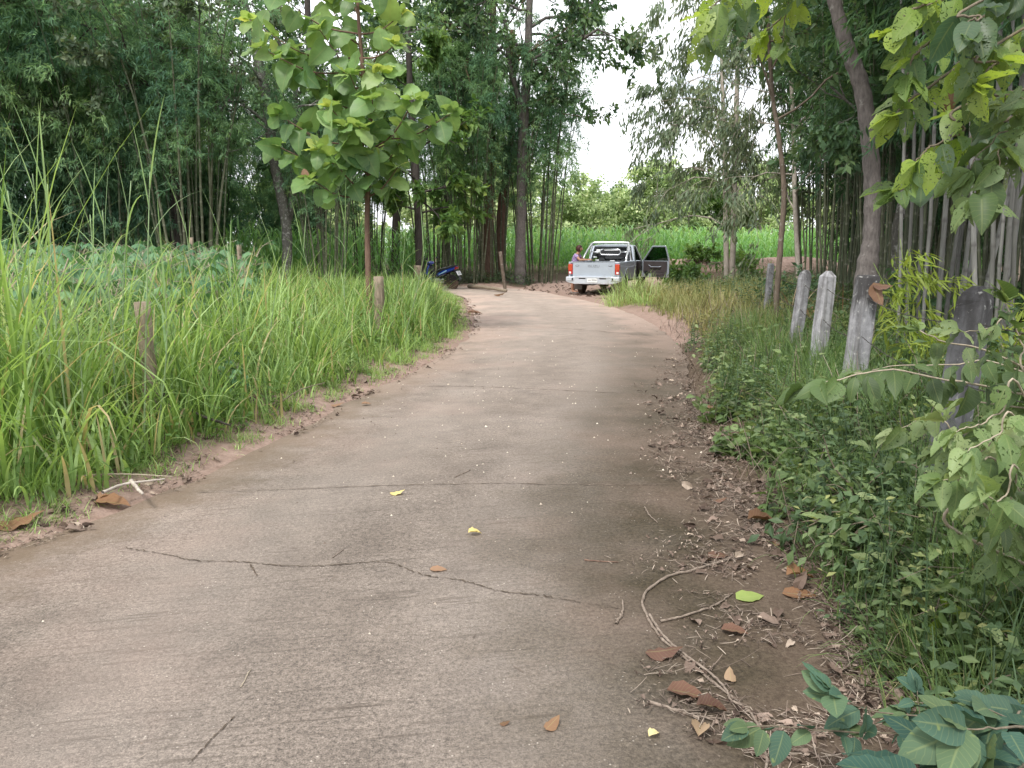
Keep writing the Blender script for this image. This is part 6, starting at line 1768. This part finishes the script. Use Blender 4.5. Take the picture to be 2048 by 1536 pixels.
    b = BM(); a = np.linspace(0, 2 * math.pi, 25); b.tube([(.37 + .18 * math.cos(q), 3.26 + .07 * math.sin(q), .98 + .165 * math.sin(q)) for q in a], .013, 6); b.tube([(.37, 3.27, .98), (.37, 3.45, .90)], .03, 8)
    b.box(.21, .53, 3.255, 3.265, .965, .995); b.build('steering_wheel', M['black_paint'], root)
    b = BM(); b.box(-.10, .10, 3.02, 3.04, 1.42, 1.49); b.build('rear_view_mirror', M['black_paint'], root, bevel=.01)
    # --- roll bar
    b = BM()
    lg_ = lambda sg: [(sg * .735, 1.38, 1.06), (sg * .73, 1.44, 1.20), (sg * .715, 1.62, 1.34), (sg * .66, 1.98, 1.585), (sg * .62, 2.12, 1.66), (sg * .55, 2.16, 1.678)]
    pts = lg_(-1) + [(0, 2.17, 1.686)] + lg_(1)[::-1]
    b.tube(spline(pts, 60), .036, 10)
    for sg in (1, -1):
        b.tube([(sg * .735, 2.12, 1.06), (sg * .70, 2.13, 1.36), (sg * .625, 2.13, 1.655)], .030, 8)
        b.lathe([(1.062, .07), (1.085, .066)], 2, (sg * .735, 1.38, 0), 14); b.lathe([(1.062, .07), (1.085, .066)], 2, (sg * .735, 2.12, 0), 14)
    rb = b.build('roll_bar', M['chrome'], root, smooth=True)
    b = BM(); ov = [(-.27 + .09 * math.cos(q), 2.135, 1.36 + .09 * math.sin(q)) for q in np.linspace(math.pi / 2, 3 * math.pi / 2, 10)] + [(.27 + .09 * math.cos(q), 2.135, 1.36 + .09 * math.sin(q)) for q in np.linspace(-math.pi / 2, math.pi / 2, 10)]
    ov.append(ov[0]); b.tube(ov, .020, 8)
    b.tube([(-.69, 2.13, 1.365), (-.36, 2.135, 1.36)], .016, 8); b.tube([(.36, 2.135, 1.36), (.69, 2.13, 1.365)], .016, 8); b.build('loop_bar', M['chrome'], rb, smooth=True)
    # --- open right door, hinged at its front edge
    d = thing('door', None, None, (.825, yh, 0), 0); d.parent = root; d["label"] = "front right door swung wide open"
    L = 1.10                                    # in door space: y runs back from the hinge, x is the outer side
    b = BM()
    low = [(-.0, z0 + .05), (-.0, zb), (-L, zb), (-L, z0 + .05)]
    b.prism(low, 0, -.005, .03)
    fr = [(-.03, zb), (-.47, zr - .05), (-L + .10, zr - .05), (-L, zb)]
    for p_, q_ in zip(fr[:-1], fr[1:]):
        b.tube([(.0 - .10 * (p_[1] - zb) / (zr - zb), p_[0], p_[1]), (.0 - .10 * (q_[1] - zb) / (zr - zb), q_[0], q_[1])], .030, 6)
    sk = b.build('door_skin', M['silver'], d, bevel=.010)
    b = BM(); b.hexa([(-.002, -.06, zb), (.004, -.06, zb), (.004, -L + .03, zb), (-.002, -L + .03, zb), (-.088, -.48, zr - .07), (-.083, -.48, zr - .07), (-.083, -L + .13, zr - .07), (-.088, -L + .13, zr - .07)]); b.build('door_glass', M['glass'], d)
    b = BM(); b.box(-.045, -.006, -L + .07, -.06, z0 + .22, zb - .015); b.box(-.085, -.04, -.80, -.35, .78, .82); b.box(-.06, -.02, -L + .10, -.40, z0 + .10, z0 + .215)
    tr_ = b.build('door_trim', M['trim'], d, bevel=.012)
    b = BM(); b.lathe([(-.055, .085), (-.05, .085)], 0, (0, -.20, z0 + .20), 18); b.build('speaker_grille', M['black_paint'], tr_)
    b = BM(); b.tube([(-.06, -.30, .90), (-.085, -.42, .84), (-.085, -.75, .84), (-.06, -.82, .86)], .014, 6); b.build('pull_handle', M['silver'], tr_)
    b = BM(); b.box(.03, .045, -L + .08, -L + .24, zb - .14, zb - .10); b.build('handle', M['black_paint'], d, bevel=.005)
    b = BM(); b.box(.05, .19, -.20, -.14, zb + .01, zb + .15); b.tube([(.02, -.12, zb), (.08, -.16, zb + .06)], .018, 6); b.build('mirror', M['black_paint'], d, bevel=.012)
    d.rotation_euler = (0, 0, R(68))
    b = BM(); b.tube([(.845, 2.4, .44), (.845, 3.6, .44)], .028, 8); b.build('side_step', M['dark'], root)
    ar = BM(); ar.tube(spline([(.70, 3.72, 1.05), (.73, 3.7, 1.5), (.80, 3.6, 1.95), (1.0, 3.5, 2.25), (1.35, 3.4, 2.35)], 24), .006, 5); ar.build('antenna', M['black_paint'], root)
    return root
truck = pickup()
# green twig lying on the tailgate top
tw = Matrix.Translation(Vector((2.62, 25.55, 0))) @ Matrix.Rotation(-R(21), 4, 'Z')
p_ = tw @ Vector((-.02, .12, 1.03)); n = 26
g = Geo(); scatter(g, OVAL_S, rng.normal(0, .05, (n, 3)) + np.array([0, 0, .08]), frames(nrm(rng.normal(size=(n, 3)) + np.array([0, 0, .6])), rand_unit(n)), .07, rng.uniform(.3, .9, n))
tube(g, np.array([(0, 0, -.45), (.0, .02, 0), (0, 0, .1)]), .005, 5, rnd=.3)
tag(g.build('leafy_sprig', M['weed_l'], smooth=False, loc=tuple(p_)), 'small green leafy sprig showing above the tailgate of the truck', 'sprig')

# ------------------------------------------------------------------ person leaning on the truck bed
M['skin'] = plain('skin', (.36, .19, .125), .5, 0, .35, .08)
M['hair'] = plain('dark_red_brown_hair', (.05, .016, .014), .6, 0, .3, .4, 60)
def shirt_mat():
    m, nt, out = new_mat('patterned_lilac_shirt'); k = N(nt)
    v = k.n("ShaderNodeTexVoronoi"); v.inputs["Scale"].default_value = 22; k.l(k.obj(), v.inputs["Vector"])
    c = k.ramp(v.outputs["Distance"], [(.15, (.62, .60, .68)), (.30, (.36, .22, .42)), (.5, (.30, .24, .40)), (.75, (.20, .12, .26))])
    k.pbr(out, c, .85, spec=.2); return m
M['shirt'] = shirt_mat()
M['shorts'] = plain('salmon_shorts', (.42, .22, .17), .85, 0, .2, .1)
M['sandal'] = plain('grey_sandal', (.20, .19, .19), .7)
def skin_mesh(name, verts, edges, radii, mat, parent, root_i=0, sub=2):
    me = bpy.data.meshes.new(name); me.from_pydata([tuple(v) for v in verts], edges, [])
    o = bpy.data.objects.new(name, me); COL.objects.link(o); o.parent = parent
    md = o.modifiers.new('skin', 'SKIN'); md.use_smooth_shade = True
    sv = me.skin_vertices[0].data if len(me.skin_vertices) else None
    for i, r in enumerate(radii):
        sv[i].radius = r if isinstance(r, tuple) else (r, r)
        sv[i].use_root = (i == root_i)
    s = o.modifiers.new('sub', 'SUBSURF'); s.levels = sub; s.render_levels = sub
    me.materials.append(mat)
    return o
def person():
    ry = -R(21)
    base = tw @ Vector((-.985, 1.08, 0))
    root = thing('person', 'person with dark reddish hair in a lilac patterned shirt leaning on the truck bed', 'person', (base.x, base.y, float(H([base.x], [base.y])[0]) + .01), ry)
    V, E, Rr = [], [], []
    def add(p, r, link=None):
        V.append(p); Rr.append(r); i = len(V) - 1
        if link is not None: E.append((link, i))
        return i
    pel = add((0, 0, .86), (.15, .115)); sp = add((.035, 0, 1.00), (.135, .10), pel); ch = add((.10, 0, 1.19), (.145, .105), sp)
    nk0 = add((.135, 0, 1.30), (.075, .07), ch); nk = add((.165, 0, 1.355), .052, nk0)
    hd = add((.20, 0, 1.42), (.075, .08), nk); hd2 = add((.215, 0, 1.475), (.078, .088), hd); add((.20, 0, 1.53), (.055, .06), hd2)
    for s in (1, -1):
        hip = add((.0, s * .09, .80), (.095, .10), pel); th = add((.015, s * .095, .64), .080, hip); kn = add((.03, s * .095, .46), .056, th); cf = add((-.005, s * .10, .32), .056, kn); an = add((-.02, s * .10, .09), .035, cf)
        hl = add((.02, s * .105, .045), .035, an); bl = add((.10, s * .115, .032), .036, hl); add((.155, s * .12, .025), .022, bl)
        sh = add((.12, s * .15, 1.255), (.058, .058), ch); el = add((.26, s * .215, 1.10), .040, sh); fa = add((.38, s * .17, 1.095), .036, el); wr = add((.50, s * .10, 1.105), .025, fa)
        pm = add((.55, s * .08, 1.102), (.028, .018), wr); pk = add((.585, s * .072, 1.10), (.034, .014), pm)
        for f, (dy, l_) in enumerate(((-.028, .058), (-.010, .068), (.009, .064), (.027, .05))):
            a_ = add((.60, s * .072 + dy, 1.098), .0085, pk); b_ = add((.60 + l_ * .55, s * .072 + dy * 1.2, 1.094), .008, a_); add((.60 + l_, s * .072 + dy * 1.3, 1.082), .0065, b_)
        t1 = add((.555, s * .045, 1.10), .010, pm); t2 = add((.58, s * .025, 1.095), .009, t1); add((.60, s * .016, 1.09), .007, t2)
    body = skin_mesh('body', V, E, Rr, M['skin'], root)
    # face: nose, eyes, ears, mouth set on the head
    def ell(name, c, r, mat, par):
        b = BM(); bmesh.ops.create_uvsphere(b.b, u_segments=14, v_segments=10, radius=1); b.xform(Matrix.Translation(c) @ Matrix.Diagonal((*r, 1))); return b.build(name, mat, par, smooth=True)
    ell('nose', (.296, 0, 1.455), (.020, .013, .019), M['skin'], body)
    for s in (1, -1):
        ell('eye', (.275, s * .030, 1.477), (.010, .012, .007), M['ink'], body); ell('ear', (.205, s * .082, 1.465), (.016, .008, .026), M['skin'], body)
    ell('mouth', (.279, 0, 1.420), (.008, .022, .006), M['red_lens'], body)
    # hair: bobbed shell, open at the face
    b = BM(); bmesh.ops.create_uvsphere(b.b, u_segments=28, v_segments=18, radius=1)
    for v in b.b.verts:
        x, y, z = v.co; n_ = math.sin(x * 9 + y * 7) * math.sin(z * 11 + y * 5)
        if x > .45 and z < .45: x = .45 - .25 * (x - .45)
        if z < -.4: z = -.4 + (z + .4) * 1.2
        r_ = 1 + .05 * n_
        v.co = (.185 + .118 * x * r_, .118 * y * r_, 1.477 + .112 * z * r_)
    b.build('hair', M['hair'], root, smooth=True)
    # shirt with short sleeves
    V, E, Rr = [], [], []
    a0 = add((-.005, 0, .82), (.185, .145)); a1 = add((.035, 0, 1.0), (.168, .128), a0); a2 = add((.10, 0, 1.19), (.168, .125), a1); add((.135, 0, 1.305), (.095, .085), a2)
    for s in (1, -1):
        q = add((.12, s * .155, 1.25), (.078, .076), a2); add((.205, s * .205, 1.155), (.066, .064), q)
    skin_mesh('shirt', V, E, Rr, M['shirt'], root)
    V, E, Rr = [], [], []
    a0 = add((0, 0, .86), (.165, .13))
    for s in (1, -1):
        q = add((0, s * .09, .80), (.11, .112), a0); q2 = add((.015, s * .095, .64), .098, q); add((.025, s * .096, .50), .086, q2)
    skin_mesh('shorts', V, E, Rr, M['shorts'], root)
    for s in (1, -1):
        b = BM(); b.prism([(-.06, -.045), (.10, -.05), (.17, -.035), (.185, 0), (.17, .035), (.10, .05), (-.06, .045)], 2, -.004, .016); b.xform(Matrix.Translation((0, s * .112, 0)))
        b.tube([(.07, s * .112 - .05, .012), (.08, s * .112, .075), (.07, s * .112 + .05, .012)], .008, 6); b.build('sandal', M['sandal'], root)
    return root
person()

# ------------------------------------------------------------------ motorbike
def motorbike():
    x0, y0 = -2.66, 29.4
    root = thing('motorbike', 'blue and black underbone motorbike parked at the road bend, half hidden by the grass', 'motorbike', (x0, y0, float(H([x0], [y0])[0]) + .0), R(52))
    root.rotation_euler = (0, R(-5), R(52))
    r = .285
    for y, nm in ((-.62, 1), (.62, 1)):
        wh = thing('wheel', None, None, (0, y, r)); wh.parent = root
        b = BM(); b.lathe([(-.04, r * .80), (-.045, r * .90), (-.03, r * .98), (0, r), (.03, r * .98), (.045, r * .90), (.04, r * .80)], 0, (0, 0, 0), 32); b.build('tyre', M['rubber'], wh, smooth=True)
        b = BM(); b.lathe([(-.03, r * .80), (-.03, r * .74), (.03, r * .74), (.03, r * .80)], 0, (0, 0, 0), 32); b.lathe([(-.06, .035), (-.03, .06), (.03, .06), (.06, .035)], 0, (0, 0, 0), 16)
        for k_ in range(5):
            q = 2 * math.pi * k_ / 5; b.tube([(0, .05 * math.cos(q), .05 * math.sin(q)), (0, r * .76 * math.cos(q), r * .76 * math.sin(q))], .014, 6)
        b.build('rim', M['black_plastic'], wh)
    # frame, engine, swing arm, exhaust
    b = BM()
    for s in (1, -1):
        b.tube([(s * .075, -.62, r), (s * .08, -.15, .36)], .018, 6); b.tube([(s * .09, -.55, .33), (s * .085, -.42, .66)], .022, 8)
        b.tube([(s * .065, .62, r), (s * .06, .48, .72)], .020, 8)
    b.tube([(0, .46, .80), (0, .22, .50), (0, -.1, .42)], .035, 8); b.tube([(0, -.1, .42), (0, -.55, .66), (0, -.80, .70)], .025, 8)
    b.build('frame', M['dark'], root)
    b = BM(); b.box(-.11, .11, -.12, .22, .24, .40); b.lathe([(.12, .06), (.36, .055)], 1, (0, 0, .36), 12); b.build('engine', M['rim'], root, bevel=.02)
    b = BM(); b.tube(spline([(.08, .2, .27), (.11, .0, .20), (.13, -.3, .24), (.14, -.85, .36)], 16), .022, 8); b.tube([(.14, -.42, .27), (.14, -.88, .37)], .048, 10); b.build('exhaust', M['black_plastic'], root)
    # leg shield / front fairing
    def loft(name, secs, mat, par, bevel=0.0):
        """sections: (y, z, half width, half height)"""
        b = BM(); rings = []
        for (y, z, w_, h_, tl) in secs:
            ring = []
            for k_ in range(14):
                q = 2 * math.pi * k_ / 14; cx, cz = math.cos(q), math.sin(q)
                e = .75; cx = math.copysign(abs(cx) ** e, cx); cz = math.copysign(abs(cz) ** e, cz)
                ring.append(b.b.verts.new((w_ * cx, y + h_ * cz * math.sin(tl), z + h_ * cz * math.cos(tl))))
            rings.append(ring)
        for i in range(len(rings) - 1):
            for k_ in range(14): b.b.faces.new((rings[i][k_], rings[i][(k_ + 1) % 14], rings[i + 1][(k_ + 1) % 14], rings[i + 1][k_]))
        b.b.faces.new(rings[0][::-1]); b.b.faces.new(rings[-1])
        return b.build(name, mat, par, smooth=True)
    loft('leg_shield', [(.34, .34, .06, .05, 0), (.42, .46, .17, .06, .3), (.46, .62, .21, .07, .5), (.43, .78, .17, .06, .6), (.40, .90, .10, .05, .6)], M['blue'], root)
    loft('inner_shield', [(.24, .42, .06, .05, 0), (.33, .50, .145, .05, .4), (.37, .64, .17, .05, .5), (.36, .78, .13, .05, .6), (.35, .87, .08, .04, .6)], M['black_plastic'], root)
    cowl = loft('handlebar_cowl', [(.28, .97, .06, .04, 0), (.33, .985, .13, .055, 0), (.42, .975, .13, .07, 0), (.49, .94, .10, .06, 0), (.53, .91, .04, .03, 0)], M['blue'], root)
    b = BM(); b.lathe([(.515, .065), (.545, .05), (.55, .01)], 1, (0, 0, .92), 16); b.build('headlight', M['sticker'], cowl)
    b = BM(); b.tube(spline([(-.34, .20, .98), (-.2, .30, .985), (0, .34, .98), (.2, .30, .985), (.34, .20, .98)], 20), .013, 8); hb_ = b.build('handlebar', M['black_plastic'], root)
    for s in (1, -1):
        b = BM(); b.tube([(s * .24, .25, .985), (s * .35, .19, .978)], .019, 8); b.build('grip', M['rubber'], hb_)
        b = BM(); b.tube([(s * .19, .29, .99), (s * .25, .29, 1.12)], .006, 6); b.lathe([(.0, .01), (.012, .055), (.02, .058), (.024, .05)], 1, (0, 0, 0), 16); vs_ = list(b.b.verts)[-64:]; b.xform(Matrix.Translation((s * .27, .28, 1.15)) @ Matrix.Diagonal((1.2, 1, .8, 1)), vs_); b.build('mirror', M['black_plastic'], root)
    loft('front_mudguard', [(.36, .50, .03, .02, 0), (.46, .575, .06, .025, 0), (.62, .605, .065, .028, 0), (.78, .56, .06, .025, 0), (.88, .47, .03, .02, 0)], M['blue'], root)
    # body tail and seat
    loft('tail_body', [(.12, .50, .06, .06, 0), (-.05, .58, .12, .08, 0), (-.35, .68, .135, .085, 0), (-.65, .76, .115, .075, 0), (-.85, .82, .075, .05, 0), (-.93, .85, .03, .02, 0)], M['blue'], root)
    for s in (1, -1):
        b = BM(); b.hexa([(s * .128, -.10, .55), (s * .136, -.10, .55), (s * .142, -.52, .71), (s * .134, -.52, .71), (s * .128, -.12, .59), (s * .136, -.12, .59), (s * .142, -.5, .745), (s * .134, -.5, .745)]); b.build('decal', M['lightblue'], root)
    loft('seat', [(.10, .64, .06, .03, 0), (-.0, .70, .12, .05, 0), (-.25, .76, .145, .055, 0), (-.45, .80, .14, .05, 0), (-.70, .86, .12, .045, 0), (-.88, .90, .07, .03, 0)], M['seat_vinyl'], root)
    b = BM(); b.tube(spline([(.10, -.60, .83), (.11, -.85, .90), (0, -.95, .915), (-.11, -.85, .90), (-.10, -.60, .83)], 20), .012, 6); b.build('grab_rail', M['black_plastic'], root)
    b = BM(); b.hexa([(-.08, -.90, .77), (.08, -.90, .77), (.07, -.80, .77), (-.07, -.80, .77), (-.06, -.965, .86), (.06, -.965, .86), (.06, -.85, .86), (-.06, -.85, .86)]); b.build('tail_light', M['red_lens'], root, bevel=.012)
    b = BM(); b.hexa([(-.07, -.86, .72), (.07, -.86, .72), (.07, -.80, .74), (-.07, -.80, .74), (-.05, -1.06, .42), (.05, -1.06, .42), (.05, -1.04, .44), (-.05, -1.04, .44)]); mg = b.build('rear_mudguard', M['black_plastic'], root, bevel=.01)
    b = BM(); b.box(-.105, .105, -.004, .004, -.085, .085); b.xform(Matrix.Translation((0, -.985, .635)) @ Matrix.Rotation(R(-30), 4, 'X')); pl = b.build('license_plate', M['white_paint'], mg, bevel=.004)
    b = BM()
    for (x, z, w_, h_) in ((-.03, .045, .028, .012), (.035, .045, .026, .012), (0, .0, .055, .012), (-.04, -.045, .022, .016), (.035, -.045, .035, .016)): b.box(x - w_, x + w_, -.0062, -.0045, z - h_, z + h_)
    b.xform(Matrix.Translation((0, -.985, .635)) @ Matrix.Rotation(R(-30), 4, 'X')); b.build('plate_marks', M['letter'], pl)
    b = BM(); b.tube([(-.1, .05, .28), (-.24, .0, .02)], .012, 6); b.build('side_stand', M['dark'], root)
    return root
motorbike()
